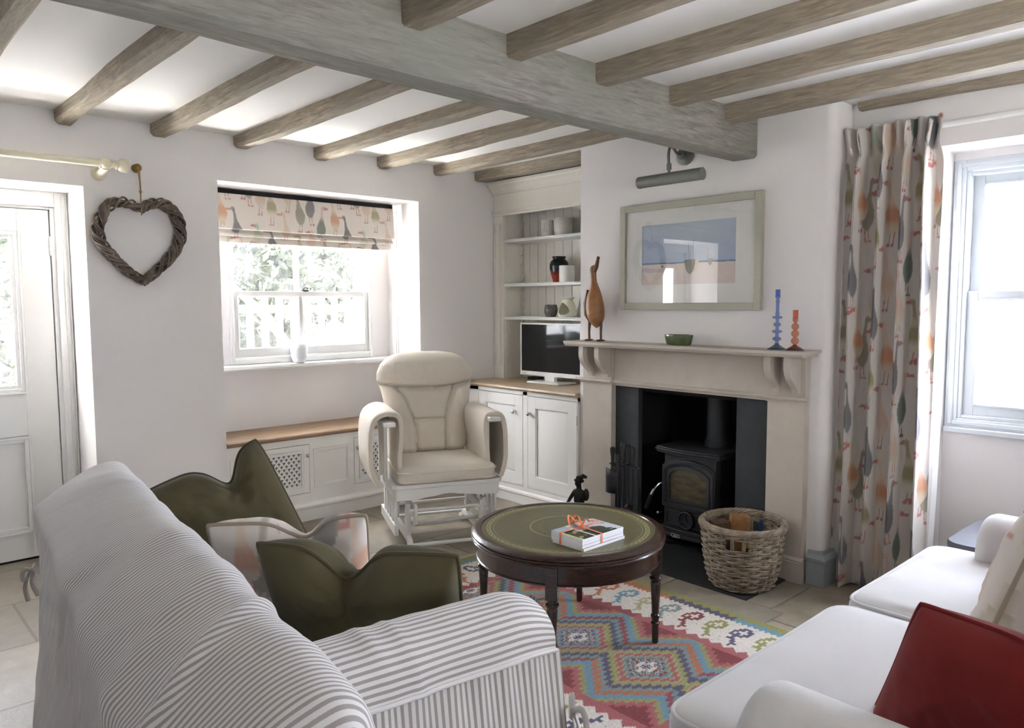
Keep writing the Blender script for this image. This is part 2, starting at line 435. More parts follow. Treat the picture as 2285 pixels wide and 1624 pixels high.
# firebox lining
w = MB(); w.box(3.94, 3.99, 1.862, 2.838, 0, .872); w.box(3.476, 3.94, 2.80, 2.838, 0, .872); w.box(3.476, 3.94, 1.862, 1.90, 0, .872)
w.box(3.476, 3.94, 1.90, 2.80, .84, .872)
struct(w.build('firebox', SOOT_SHADE, ang=0), 'soot black fireplace recess')
h = MB(); h.box(3.02, 3.94, 1.733, 2.985, 0, .008)
struct(h.build('hearth', SLATE, ang=0), 'black slate hearth slab')
h = MB(); h.bar((3.05, 2.62, .0085), (3.42, 2.22, .0085), .004, .002)
# hearth kerb stones in front of the slate
k = MB(); k.box(2.85, 3.015, 1.55, 2.10, 0, .006); k.box(2.85, 3.015, 2.105, 2.7, 0, .006); k.box(2.85, 3.015, 2.705, 3.2, 0, .006)
k.box(3.02, 3.38, 1.61, 1.728, 0, .006)
struct(k.build('trim_1', mat('kerb_stone', (138, 130, 116), .7, var=.15, vscale=9, bump=.15, bscale=50), ang=0, bev=.004), 'stone kerb round the slate hearth')

# baseboard round the chimney corner
b = MB()
prof = [(0, 0), (-.022, 0), (-.022, .112), (-.030, .118), (-.032, .132), (-.024, .142), (-.012, .150), (-.010, .162), (0, .165)]
prof = [(.02, 0)] + prof[1:-1] + [(.02, .165)]
b.grid(np.array([[(XC + a, 1.652, z) for a, z in prof], [(XC + a, 1.587 + a, z) for a, z in prof], [(3.635, 1.587 + a, z) for a, z in prof]]))
struct(b.build('baseboard_right', BASEB, ang=30), 'grey painted baseboard at the chimney corner')
b = MB(); prof[0] = (.0, 0); prof[-1] = (.0, .165)
b.prism([(YA + a * .7, z) for a, z in prof], 'x', 1.06, 1.66)
struct(b.build('baseboard_back', WHITE, ang=30), 'white baseboard')

# ------------------------------------------------------------------ beams
def wobble_beam(x0, x1, y0, y1, z0, z1, axis, amp=.006, n=26, seed=0, cham=.012):
    P = []
    for i in range(n):
        t = i / (n - 1)
        d = [amp * fbm(t * 3 + seed, k * 7.7, seed) for k in range(4)]
        if axis == 'y':
            y = y0 + (y1 - y0) * t; a0, a1, b0 = x0 + d[0], x1 + d[1], z0 + d[2]
            ring = [(a0, y, z1), (a0, y, b0 + cham), (a0 + cham, y, b0), (a1 - cham, y, b0 + d[3] * .5), (a1, y, b0 + cham), (a1, y, z1)]
        else:
            x = x0 + (x1 - x0) * t; a0, a1, b0 = y0 + d[0], y1 + d[1], z0 + d[2]
            ring = [(x, a0, z1), (x, a0, b0 + cham), (x, a0 + cham, b0), (x, a1 - cham, b0 + d[3] * .5), (x, a1, b0 + cham), (x, a1, z1)]
        P.append(ring)
    m = MB(); m.grid(np.array(P), closev=True)
    k = len(ring); L = len(m.v)
    m.f.append(tuple(range(k))[::-1]); m.f.append(tuple(range(L - k, L))); m.mi += [0, 0]
    return m
def slope_beam(m, z_at_start, z_at_end, y0, y1, zref):
    return m
struct(wobble_beam(-1.9, XC + .02, 1.968, 2.112, 2.055, 2.3, 'x', .012, 60, 3, .014).build('ceiling_beam', BEAM_X, ang=40), 'thick limed oak main beam across the room')
JX = [.46, .905, 1.345, 1.79, 2.285, 2.735, 3.19]
for i, x in enumerate(JX):
    m = wobble_beam(x, x + .085, 2.09, YA + .03, 2.228, 2.32, 'y', .010, 24, i * 5 + 1, .016)
    struct(m.build('ceiling_joist', BEAM_Y, ang=40), 'limed wooden joist between main beam and window wall')
m = wobble_beam(3.56, 3.66, 3.133, YA + .02, 2.225, 2.32, 'y', .006, 14, 77, .01)
struct(m.build('ceiling_joist', BEAM_Y, ang=40), 'limed joist above the alcove shelves')
for i, x in enumerate([.44, .90, 1.355, 1.79, 2.256, 2.727, 3.16]):
    m = wobble_beam(x, x + .082, -1.75, 1.985, 2.190, 2.30, 'y', .010, 30, i * 3 + 40, .010)
    struct(m.build('ceiling_joist', BEAM_Y, ang=40), 'limed wooden joist on the near side of the main beam')
m = wobble_beam(3.59, 3.68, -1.7, 1.545, 2.222, 2.30, 'y', .010, 26, 91, .016)
struct(m.build('ceiling_joist', BEAM_Y, ang=40), 'joist half buried in the wall above the curtain')

# ------------------------------------------------------------------ window_1 (back wall)
win = thing('window_1', '', 'window', (2.4, 4.66, .97)); del win['label']; del win['category']; win['kind'] = 'structure'; win['label'] = 'white sash window in the deep recess'
f = MB(); f.frame('y', 4.64, 4.72, 1.885, 2.915, .97, 2.0, .028, .045); f.frame('y', 4.63, 4.645, 1.90, 2.90, 1.0, 1.99, .012)
f.build('frame', PALEBL, win, bev=.003)
f = MB(); f.frame('y', 4.652, 4.685, 1.913, 2.887, 1.005, 1.432, .036, .066, .038); f.box(2.352, 2.388, 4.652, 4.685, 1.07, 1.395)
f.frame('y', 4.644, 4.655, 1.942, 2.36, 1.062, 1.402, .007); f.frame('y', 4.644, 4.655, 2.38, 2.858, 1.062, 1.402, .007)
f.build('lower_sash', PALEBL, win, bev=.003)
f = MB(); f.frame('y', 4.69, 4.72, 1.913, 2.887, 1.395, 1.995, .030, .03, .04); f.box(2.354, 2.386, 4.69, 4.72, 1.42, 1.96)
f.build('upper_sash', PALEBL, win, bev=.003)
MB().box(1.94, 2.86, 4.669, 4.672, 1.06, 1.40).build('lower_pane', GLASS, win, ang=0)
MB().box(1.94, 2.86, 4.703, 4.706, 1.42, 1.96).build('upper_pane', GLASS, win, ang=0)
f = MB(); f.box(2.39, 2.43, 4.65, 4.68, 1.432, 1.440); f.tube([(2.40, 4.665, 1.44), (2.402, 4.665, 1.455), (2.415, 4.66, 1.458), (2.43, 4.655, 1.452)], .004); f.ball((2.445, 4.652, 1.45), .006)
f.build('sash_lock', BRONZE, win)
s = MB(); s.prism([(4.56, .935), (4.556, .945), (4.56, .962), (4.66, .970), (4.66, .935)], 'x', 1.692, 3.058)
struct(s.build('window_sill_1', PALEBL, ang=30), 'pale painted sill under the recessed window')
# ------------------------------------------------------------------ window_2 (right wall)
win = thing('window_2', '', 'window', (3.9, .65, .765)); del win['label']; del win['category']; win['kind'] = 'structure'; win['label'] = 'pale blue sash window beside the curtain'
f = MB(); f.frame('x', 3.868, 3.95, .085, 1.215, .765, 1.985, .05, .045); f.frame('x', 3.858, 3.872, .10, 1.20, .78, 1.97, .018); f.frame('x', 3.875, 3.95, .125, 1.165, .81, 1.93, .016)
f.box(3.84, 3.875, .09, 1.21, .745, .768)
f.build('frame', PALEBLUE, win, bev=.003)
f = MB(); f.frame('x', 3.895, 3.925, .14, 1.15, .825, 1.395, .045, .05, .042); f.frame('x', 3.886, 3.897, .18, 1.11, .868, 1.36, .010)
f.build('lower_sash', PALEBLUE, win, bev=.003)
f = MB(); f.frame('x', 3.928, 3.95, .14, 1.15, 1.355, 1.92, .045, .042, .045); f.frame('x', 3.92, 3.93, .18, 1.11, 1.39, 1.88, .010)
f.build('upper_sash', PALEBLUE, win, bev=.003)
MB().box(3.909, 3.912, .18, 1.11, .87, 1.36).build('lower_pane', GLASS, win, ang=0)
MB().box(3.938, 3.941, .18, 1.11, 1.39, 1.89).build('upper_pane', GLASS, win, ang=0)
f = MB(); f.frame('y', -1.75, -1.69, 1.0, 1.6, 1.1, 1.8, .05); f.box(1.28, 1.32, -1.75, -1.69, 1.1, 1.8)
struct(f.build('fill_window', WHITE, bev=.004), 'white casement window added behind the viewpoint for fill light')  # invented window, added to let in fill light

# ------------------------------------------------------------------ door_1
d = thing('door_1', '', 'door', (.55, 4.62, 0)); del d['label']; del d['category']; d['kind'] = 'structure'; d['label'] = 'half glazed pale painted door in a deep recess'
f = MB()
f.box(.10, .16, 4.60, 4.70, 0, 1.94); f.box(.955, 1.017, 4.60, 4.70, 0, 1.94); f.box(.16, .955, 4.60, 4.70, 1.862, 1.94)
f.box(.935, .957, 4.618, 4.70, 0, 1.862); f.box(.16, .935, 4.618, 4.70, 1.850, 1.864); f.box(.91, .957, 4.670, 4.70, 0, 1.862); f.box(.16, .91, 4.670, 4.70, 1.82, 1.864); f.box(.16, .19, 4.670, 4.70, 0, 1.82)
f.frame('y', 4.590, 4.602, .985, 1.012, 0, 1.93, .006)
f.build('door_frame', PALEBL, d, bev=.003)
f = MB()
f.box(.785, .93, 4.625, 4.668, .012, 1.847); f.box(.168, .31, 4.625, 4.668, .012, 1.847)
f.box(.31, .785, 4.625, 4.668, 1.735, 1.847); f.box(.31, .785, 4.625, 4.668, .665, .893); f.box(.31, .785, 4.625, 4.668, .012, .155)
f.box(.31, .785, 4.640, 4.655, .15, .67)
f.frame('y', 4.616, 4.645, .30, .797, .886, 1.742, .012); f.frame('y', 4.620, 4.645, .312, .785, .898, 1.73, .018); f.frame('y', 4.628, 4.65, .33, .767, .916, 1.712, .018)
f.frame('y', 4.616, 4.645, .30, .797, .147, .660, .012); f.frame('y', 4.620, 4.645, .312, .785, .159, .648, .018)
f.build('door_leaf', PALEBL, d, bev=.002)
MB().box(.16, .955, 4.63, 4.70, 0, .011).build('gap_strip', DARKLINE, d, ang=0); MB().box(.19, .91, 4.671, 4.70, .011, .03).build('leak_strip', DARKLINE, d, ang=0)  # strips added to stop daylight leaking under the door, dark as its gap
MB().box(.34, .75, 4.648, 4.651, .925, 1.70).build('pane', GLASS, d, ang=0)
for z in (1.66, .25):
    f = MB(); f.box(.925, .937, 4.614, 4.626, z - .05, z + .05)
    for q in (-.05, -.02, .015): f.tube([(.931, 4.613, z + q), (.931, 4.613, z + q + .028)], .006)
    f.build('hinge', PALEBL, d)
# ================================================================== goose print
GEESE = [(.02, .30, 6, -1), (.115, .36, 0, 1), (.205, .25, 1, 1), (.30, .52, 5, -1), (.345, .16, 2, 1), (.43, .41, 3, 1), (.525, .24, 4, 1), (.62, .38, 5, 1),
         (.07, .03, 3, 1), (.16, -.01, 2, -1), (.26, .0, 0, 1), (.36, -.09, 4, 1), (.445, .08, 1, 1), (.54, -.06, 0, 1), (.635, .05, 3, 1), (.71, .14, 4, 1), (.70, -.13, 1, -1)]
PAL = {0: ((206, 178, 150), (190, 128, 82), (202, 184, 158)), 1: ((88, 92, 100), (66, 70, 80), (78, 82, 92)), 2: ((150, 176, 156), (186, 182, 162), (190, 186, 168)),
       3: ((138, 132, 84), (136, 130, 78), (208, 200, 182)), 4: ((206, 174, 156), (200, 172, 152), (200, 184, 164)), 5: ((124, 122, 104), (118, 116, 98), (128, 126, 106)), 6: ((196, 168, 160), (62, 92, 76), (70, 92, 80))}
def goose_cols(U, V, base=(214, 206, 197), TW=.75, TH=.56, k=1.0, mute=.30):
    U = np.asarray(U, float) / k; V = np.asarray(V, float) / k
    C = np.empty(U.shape + (3,)); C[:] = lin(base)
    tt = [0, .18, .22, .3, .4, .5, .6, .7, .8, .88, .93, .97, 1.0]
    rr = [0, .002, .018, .029, .034, .030, .019, .011, .008, .008, .012, .011, .002]
    ct = [0, .2, .45, .7, .88, .94, 1.0]; cc = [0, .006, .005, -.004, -.010, -.015, -.016]
    for gx, gz, ty, fl_ in GEESE:
        dx = ((U - gx + TW / 2) % TW - TW / 2) * fl_
        dz = (V - gz) % TH
        t = dz / .262
        cx = np.interp(t, ct, cc); R = np.interp(t, tt, rr)
        head, body, low = [lin(q) for q in PAL[ty]]
        ok = t <= 1
        leg = ok & (t < .22) & ((np.abs(dx - cx - .009) < .0019) | (np.abs(dx - cx + .009) < .0019))
        foot = ok & (t < .04) & (((dx > -.019) & (dx < -.005)) | ((dx > .0) & (dx < .013))) & ((dx * 7.7) % .2 > 0)
        red = lin((168, 82, 74))
        C[leg | foot] = red if ty != 6 else lin((60, 44, 40))
        ins = ok & (t > .18) & (np.abs(dx - cx) < R)
        k = np.clip((t - .28) / .12, 0, 1) * np.clip((.68 - t) / .14, 0, 1)
        hk = np.clip((t - .6) / .15, 0, 1)
        col = np.array(low)[None] * (1 - k[..., None]) + np.array(body)[None] * k[..., None]
        col = col * (1 - hk[..., None]) + np.array(head)[None] * hk[..., None]
        edge = np.clip((R - np.abs(dx - cx)) / .006, .0, 1)[..., None] * .25 + .75
        bs = np.array(lin(base))
        C[ins] = (col * edge + bs * (1 - edge))[ins]
        bd = cx - dx
        bill = ok & (bd > .009) & (bd < .043) & (np.abs(t - .945 + bd * .25) < np.interp(bd, [.009, .03, .043], [.038, .026, .010]))
        C[bill] = red
    return C * (1 - mute) + np.array(lin(base)) * mute

# ================================================================== BACK WALL THINGS
# roman blind
bl = thing('roman_blind', 'cream goose print roman blind gathered at the top of the recessed window', 'blind', (2.37, 4.5, 1.72))
prof = crom([(4.505, 2.008), (4.500, 1.95), (4.492, 1.87), (4.486, 1.812), (4.490, 1.797), (4.508, 1.800), (4.520, 1.806), (4.518, 1.79), (4.507, 1.772), (4.510, 1.758), (4.526, 1.760), (4.535, 1.768), (4.533, 1.75), (4.531, 1.722)], 110)
xs = np.linspace(1.70, 3.012, 300)
P = np.zeros((300, 110, 3)); P[:, :, 0] = xs[:, None]
P[:, :, 1] = prof[None, :, 0] + np.array([[.003 * fbm(x * 5, j * .03) for j in range(110)] for x in xs]); P[:, :, 2] = prof[None, :, 1]
Uc = np.broadcast_to(xs[:, None] - 1.70 + .02, (300, 110)); Vc = np.broadcast_to((prof[:, 1] - 1.52 + np.linspace(0, -.10, 110) * (prof[:, 1] < 1.80))[None], (300, 110))
m = MB(); m.grid(P, col=goose_cols(Uc, Vc + .10)); o = m.build('blind_fabric', DUCKF, bl, usecol=True)
sd = o.modifiers.new('thick', 'SOLIDIFY'); sd.thickness = .003
MB().box(1.70, 3.012, 4.51, 4.55, 1.995, 2.035).build('headrail', DARKLINE, bl, ang=0)
m = MB(); ch = [(3.035, 4.52, 2.0 - .0125 * i) for i in range(84)]
m.tube(ch, .0028, 6); m.tube([(p[0] + .012, p[1] - .006, p[2]) for p in ch] , .0028, 6); m.build('pull_chain', mat('chain_grey', (178, 176, 172), .4), bl)

# willow heart
h = thing('wicker_heart', 'heart shaped wreath of twisted grey willow hanging on the back wall', 'wreath', (1.268, 4.236, 1.44))
left = [(1.268, 1.842), (1.225, 1.868), (1.172, 1.872), (1.112, 1.842), (1.074, 1.775), (1.066, 1.705), (1.092, 1.635), (1.150, 1.568), (1.210, 1.512), (1.276, 1.468)]
right = [(1.268, 1.842), (1.315, 1.872), (1.372, 1.882), (1.428, 1.852), (1.462, 1.785), (1.466, 1.715), (1.438, 1.640), (1.380, 1.570), (1.320, 1.512), (1.262, 1.462)]
for side, pts in (('willow_half', left), ('willow_half', right)):
    C = crom(pts, 90); m = MB()
    for s in range(15):
        ph = rng.uniform(0, 2 * PI); rad = rng.uniform(.75, 1.0) * .031 * (.25 if s < 2 else 1); tw = rng.uniform(5.2, 7.0); rs = rng.uniform(.0038, .0056)
        path = []
        a, b = (0, 89) if s % 4 else (rng.integers(0, 8), 89 - rng.integers(0, 8))
        for i in range(a, b + 1):
            p = C[i]; q = C[min(i + 1, 89)] - C[max(i - 1, 0)]; q = q / np.linalg.norm(q); nn = np.array([-q[1], q[0]])
            env = .72 + .28 * math.sin(PI * i / 89)
            t = tw * 2 * PI * i / 89 * .55 + ph
            path.append((p[0] + nn[0] * rad * env * math.cos(t), 4.236 + .9 * rad * math.sin(t) - .004, p[1] + nn[1] * rad * env * math.cos(t)))
        m.tube(path, rs, 6)
    m.build(side, WICKD, h)
m = MB(); m.tube([(1.266, 4.225, 2.042), (1.268, 4.215, 1.98), (1.269, 4.212, 1.93), (1.268, 4.21, 1.86), (1.268, 4.205, 1.81)], .0035, 6); m.tube([(1.272, 4.225, 2.040), (1.270, 4.213, 1.97), (1.27, 4.21, 1.93)], .003, 6); m.ball((1.269, 4.211, 1.93), .008, 8, 6)
m.build('hanging_twine', TWINE, h)
k = MB(); k.tube([(1.266, 4.266, 2.055), (1.266, 4.245, 2.055)], [.022, .016], 14); k.ball((1.266, 4.236, 2.055), (.021, .016, .021), 14, 8); k.tube([(1.266, 4.235, 2.055), (1.266, 4.222, 2.046)], .004)
tag(k.build('wall_knob', BRASS), 'small brass knob holding the twine of the willow heart', 'hook')

# door curtain pole
p = thing('curtain_pole', 'cream curtain pole with round finial above the half glazed door', 'curtain pole', (.4, 4.15, 2.02))
m = MB(); m.tube([(-.5, 4.15, 2.04), (1.14, 4.15, 2.043)], .0165, 20); m.build('pole', CREAMPOLE, p)
m = MB(); a = np.array([(0, .018), (.006, .024), (.014, .019), (.02, .028), (.03, .034), (.05, .035), (.058, .030), (.062, .012), (.0625, 0)])
m.lathe([(r, z) for z, r in a], n=24); m.xform(Matrix.Translation((1.135, 4.15, 2.043)) @ Matrix.Rotation(PI / 2, 4, 'Y')); m.build('finial', CREAMPOLE, p)
m = MB(); m.tube([(1.09, 4.266, 2.01), (1.09, 4.25, 2.01)], [.036, .030], 20); m.tube([(1.09, 4.25, 2.01), (1.09, 4.19, 2.016), (1.09, 4.15, 2.03)], [.02, .017, .02], 14); m.ball((1.09, 4.132, 2.045), (.026, .022, .028)); m.tube([(1.065, 4.15, 2.042), (1.115, 4.15, 2.042)], .023, 18)
m.build('bracket', CREAMPOLE, p)

# planter on the sill
m = MB(); pr_ = [(.034, 0), (.040, .004), (.050, .035), (.056, .08), (.057, .118), (.054, .122), (.050, .118), (.048, .08), (.03, .05), (0, .05)]
m.lathe(pr_, 2.325, 4.605, .967, 48)
o = m.build('plant_pot', mat('dimpled_white_ceramic', (228, 230, 234), .4, bump=.6, bscale=110), ang=50); tag(o, 'white dimpled ceramic pot standing on the recessed window sill', 'plant pot')

# window seat
ws = thing('window_seat_cabinet', 'white panelled window seat cupboard with fretwork doors below the recessed window', 'cabinet', (2.375, 4.4, 0))
yf = 4.28
m = MB()
def panelmold(mb, x0, x1, z0, z1, y, w=.014, d=.008):
    mb.frame('y', y - d, y + .002, x0, x1, z0, z1, w); mb.frame('y', y - d * .5, y + .002, x0 + w, x1 - w, z0 + w, z1 - w, w * .6)
for a, b in ((1.692, 1.846), (2.212, 2.528), (2.897, 3.058)): m.box(a, b, yf, yf + .02, .08, .522)
for a, b in ((1.846, 2.212), (2.528, 2.897)): m.box(a, b, yf, yf + .02, .08, .172); m.box(a, b, yf, yf + .02, .480, .522)
panelmold(m, 1.712, 1.818, .205, .445, yf); panelmold(m, 2.240, 2.492, .20, .446, yf); panelmold(m, 2.925, 3.035, .2, .446, yf)
m.build('body', WHITE, ws, bev=.0015)
m = MB(); m.prism([(yf + .01, 0), (yf - .016, 0), (yf - .016, .075), (yf - .026, .082), (yf - .028, .095), (yf - .018, .105), (yf - .004, .112), (yf + .01, .112)], 'x', 1.692, 3.058)
m.build('plinth', WHITE, ws, ang=30)
MB().box(1.70, 3.05, yf + .03, 4.6, .02, .5).build('interior_shade', SOOT_SHADE, ws, ang=0)  # black box painting the shade inside the cupboard
def fleur(cx, cz, s):
    # three pointed leaf motif as a few small polygons (x, z)
    L = [[(0, .9), (.22, .45), (.12, .05), (-.12, .05), (-.22, .45)], [(.12, .05), (.5, .42), (.8, .2), (.62, -.12), (.3, -.05)], [(-.12, .05), (-.5, .42), (-.8, .2), (-.62, -.12), (-.3, -.05)], [(-.4, -.12), (.4, -.12), (.4, -.26), (-.4, -.26)], [(-.1, -.26), (.1, -.26), (.24, -.7), (0, -.95), (-.24, -.7)], [(-.14, .06), (.14, .06), (.16, -.14), (-.16, -.14)]]
    return [[(cx + a * s, cz + b * s) for a, b in q] for q in L]
for x0, x1, kx in ((1.849, 2.209, 2.190), (2.531, 2.894, 2.548)):
    dr = MB(); dr.frame('y', yf - .001, yf + .018, x0, x1, .175, .477, .045); dr.frame('y', yf - .009, yf + .004, x0 + .032, x1 - .032, .205, .447, .010); dr.frame('y', yf - .005, yf + .004, x0 + .042, x1 - .042, .215, .437, .010)
    do = dr.build('door', WHITE, ws, bev=.001)
    g = MB(); gx0, gx1, gz0, gz1 = x0 + .05, x1 - .05, .222, .43
    g.box(gx0, gx1, yf + .006, yf + .010, gz0, gz1); g.cur = 1
    nx, nz = 8, 10
    dxx = (gx1 - gx0) / nx; dzz = (gz1 - gz0) / nz
    for i in range(nx * 2 + 1):
        for j in range(nz):
            if (i + j) % 2: continue
            cx_ = gx0 + dxx * i / 2; cz_ = gz0 + dzz * (j + .5)
            if cx_ < gx0 + .012 or cx_ > gx1 - .012 or cz_ < gz0 + .009 or cz_ > gz1 - .009: continue
            for q in fleur(cx_, cz_, .0125): n0 = len(g.v); g.v += [(a, yf + .0055, b) for a, b in q]; g.uv += [(0, 0)] * len(q); g.col += [(1, 1, 1)] * len(q); g.f.append(tuple(range(n0, n0 + len(q)))); g.mi.append(1)
    g.build('grille', [WHITE, SOOT_SHADE], do, ang=0, fixn=False)  # black motifs stand in for the shade in the fretwork holes
    kb = MB(); kb.tube([(kx, yf, .412), (kx, yf - .014, .412)], .005); kb.ball((kx, yf - .022, .412), (.012, .010, .012), 14, 8); kb.build('knob', CHROME, do)
m = MB(); m.prism([(4.252, .527), (4.247, .535), (4.249, .546), (4.256, .552), (4.652, .552), (4.652, .522), (4.262, .522)], 'x', 1.69, 3.06)
o = m.build('seat_board', OAK, ang=30); tag(o, 'brown oak board topping the window seat in the recess', 'window seat top')

# alcove cabinet
cb = thing('alcove_cabinet', 'white fitted cupboard with two raised panel doors left of the fireplace', 'cabinet', (3.7, 3.7, 0))
xf = 3.43
m = MB()
m.box(xf, xf + .022, 4.088, 4.262, .115, .764); m.box(xf, xf + .022, 3.586, 3.628, .115, .764); m.box(xf, xf + .022, 3.134, 3.139, .115, .764)
m.box(xf, xf + .022, 3.134, 4.262, .70 + .038, .764); m.box(xf, xf + .022, 3.139, 4.088, .09, .117)
m.box(xf + .022, 4.07, 3.136, 3.15, .0, .764); m.box(xf + .03, 4.07, 4.25, 4.262, 0, .764)
m.build('face_frame', WHITE, cb, bev=.001)
m = MB(); m.prism([(xf + .02, 0), (xf - .010, 0), (xf - .010, .06), (xf - .016, .068), (xf - .014, .080), (xf - .002, .09), (xf + .02, .092)], 'y', 3.136, 4.262); m.build('plinth', WHITE, cb, ang=30)
MB().box(xf + .035, 4.06, 3.152, 4.248, .02, .75).build('interior_shade', SOOT_SHADE, cb, ang=0)  # black box, so the gaps round the doors look shaded
for y0, y1, kx, hy in ((3.632, 4.084, 3.70, 4.086), (3.143, 3.582, 3.556, 3.141)):
    dr = MB(); z0, z1 = .121, .734
    dr.frame('x', xf - .001, xf + .02, y0, y1, z0, z1, .072, .082)
    dr.frame('x', xf + .003, xf + .012, y0 + .07, y1 - .07, z0 + .08, z1 - .07, .008)
    a0, a1, b0, b1 = y0 + .078, y1 - .078, z0 + .088, z1 - .078
    rings = [[(xf + .014, a, b) for a, b in ((a0, b0), (a1, b0), (a1, b1), (a0, b1))], [(xf + .012, a, b) for a, b in ((a0 + .004, b0 + .004), (a1 - .004, b0 + .004), (a1 - .004, b1 - .004), (a0 + .004, b1 - .004))], [(xf + .001, a, b) for a, b in ((a0 + .04, b0 + .04), (a1 - .04, b0 + .04), (a1 - .04, b1 - .04), (a0 + .04, b1 - .04))]]
    dr.grid(np.array(rings), closev=True); L = len(dr.v); dr.f.append((L - 4, L - 3, L - 2, L - 1)); dr.mi.append(0)
    do = dr.build('door', WHITE, cb, ang=25, bev=.0008)
    kb = MB(); kb.tube([(xf, kx, .622), (xf - .018, kx, .622)], [.009, .006]); kb.ball((xf - .026, kx, .622), (.011, .014, .014), 16, 10); kb.build('knob', CHROME, do)
    for z in (.22, .62):
        MB().box(xf - .003, xf + .004, hy - .003, hy + .003, z - .03, z + .03).build('hinge', CHROME, do)
m = MB(); m.prism([(xf - .020, .770), (xf - .026, .778), (xf - .022, .788), (xf - .012, .792), (4.075, .792), (4.075, .764), (xf - .008, .764)], 'y', 3.136, 4.262)
o = m.build('worktop', OAKPALE, ang=30); tag(o, 'worn oak worktop on the fitted cupboard under the television', 'worktop')

# shelf unit above
su = thing('shelf_unit', 'cream built in shelf unit with cornice above the oak worktop', 'shelves', (3.85, 3.7, .792))
xb = 3.735; yo = 4.158
m = MB(); m.box(xb, xb + .022, yo, 4.262, .792, 2.235)
for a, b in ((.014, .022), (.030, .074), (.082, .090)): m.box(xb - .006, xb, yo + a, yo + b, .90 if b - a > .02 else .88, 1.93)
m.box(xb - .008, xb, yo - .002, 4.262, 1.985, 2.02)
m.build('pilaster', CREAM, su, bev=.0015)
MB().box(xb + .02, 3.945, yo - .004, yo + .014, .792, 2.05).build('side_panel', CREAM, su)
m = MB()
for i in range(12): y = 3.14 + i * .0855; m.box(3.932, 3.945, y, min(y + .0825, yo), .792, 2.05)
m.box(3.94, 3.95, 3.14, yo, .792, 2.05); m.build('back_panel', CREAM, su, bev=.003)
m = MB(); m.box(xb, xb + .02, 3.137, yo, 2.02, 2.16); m.build('frieze', CREAM, su)
m = MB(); m.prism([(xb + .01, 1.985), (xb - .010, 1.985), (xb - .016, 1.995), (xb - .012, 2.005), (xb - .02, 2.012), (xb - .018, 2.02), (xb + .01, 2.022)], 'y', 3.137, 4.262); m.build('architrave', CREAM, su, ang=25)
m = MB(); m.prism([(xb + .01, 2.14), (xb - .010, 2.14), (xb - .014, 2.156), (xb - .024, 2.165), (xb - .034, 2.182), (xb - .055, 2.196), (xb - .06, 2.208), (xb - .07, 2.212), (xb - .07, 2.222), (xb + .01, 2.222)], 'y', 3.137, 4.262); m.build('cornice', CREAM, su, ang=25)
for z in (1.81, 1.49, 1.25):
    m = MB(); m.prism([(3.742, z - .022), (3.736, z - .018), (3.736, z - .012), (3.741, z - .009), (3.737, z - .005), (3.740, z), (3.932, z), (3.932, z - .022)], 'y', 3.137, yo - .004); m.build('shelf', WHITE, su, ang=25)
m = MB(); zz = [.86]
for k in range(17): z = .86 + k * .065; m.prism([(3.905, z), (3.932, z), (3.932, z + .058), (3.918, z + .058)], 'y', yo - .016, yo - .004)
m.build('shelf_rack', CREAM, su)
for z in (1.452, 1.772):
    m = MB(); m.box(xb + .04, 3.90, yo - .02, yo - .004, z, z + .014); m.build('shelf_bearer', CREAM, su)

# things on the shelves
def lat(name, prof, x, y, z, mats, label, cat, n=40, ang=40, group=None):
    m = MB(); m.lathe(prof, x, y, z, n); o = m.build(name, mats, ang=ang); return tag(o, label, cat, group)
def jarprof(r, h, t=.004): return [(r - .003, 0), (r, .003), (r, h - .002), (r - .001, h), (r - t, h), (r - t - .001, h * .55), (0, h * .55)]
j = thing('candle_jar', 'small white candle jar with a framed label on the top shelf', 'candle', (3.835, 3.80, 1.81))
m = MB(); m.lathe(jarprof(.043, .118), 3.835, 3.80, 1.81, 40); m.build('jar', CERAM, j)
def on_cyl(cx, cy, cz, r, a0, a1, z0, z1, mb, n=6):
    P = [[(cx + r * math.cos(a), cy + r * math.sin(a), z) for z in (z0, z1)] for a in np.linspace(a0, a1, n)]; mb.grid(np.array(P))
m = MB(); A = math.radians(196)
for a0, a1, z0, z1 in ((A - .34, A + .34, .035, .037), (A - .34, A + .34, .089, .091), (A - .34, A - .31, .035, .091), (A + .31, A + .34, .035, .091), (A - .05, A + .05, .066, .08), (A - .2, A + .2, .054, .057), (A - .12, A + .12, .046, .048)):
    on_cyl(3.835, 3.80, 0, .0436, a0, a1, 1.81 + z0, 1.81 + z1, m)
m.build('label', LETTER, j, ang=0)
lat('ribbed_pot', jarprof(.063, .122, .006), 3.84, 3.648, 1.81, POTRIB, 'wide white ribbed pot on the top shelf beside the candle jar', 'pot')
v = thing('vase', 'glossy red and black vase on the middle shelf', 'vase', (3.835, 3.685, 1.49))
m = MB(); vp = [(.036, 0), (.042, .002), (.046, .02), (.058, .06), (.067, .10), (.067, .125), (.058, .148), (.045, .158), (.043, .164), (.049, .176), (.050, .180), (.044, .178), (.038, .16), (.05, .12), (.03, .04), (0, .03)]
m.lathe(vp, 3.835, 3.685, 1.49, 48)
vm, nt, bb = nodes_of('raku_glaze'); N, L = nt.nodes, nt.links
tc = N.new('ShaderNodeTexCoord'); n1 = N.new('ShaderNodeTexNoise'); n1.inputs['Scale'].default_value = 9; n1.inputs['Detail'].default_value = 3; L.new(tc.outputs['Object'], n1.inputs['Vector'])
sp = N.new('ShaderNodeSeparateXYZ'); L.new(tc.outputs['Object'], sp.inputs[0])
ma = N.new('ShaderNodeMath'); ma.operation = 'MULTIPLY_ADD'; ma.inputs[1].default_value = 4.2; L.new(sp.outputs[2], ma.inputs[0]); L.new(n1.outputs['Fac'], ma.inputs[2])
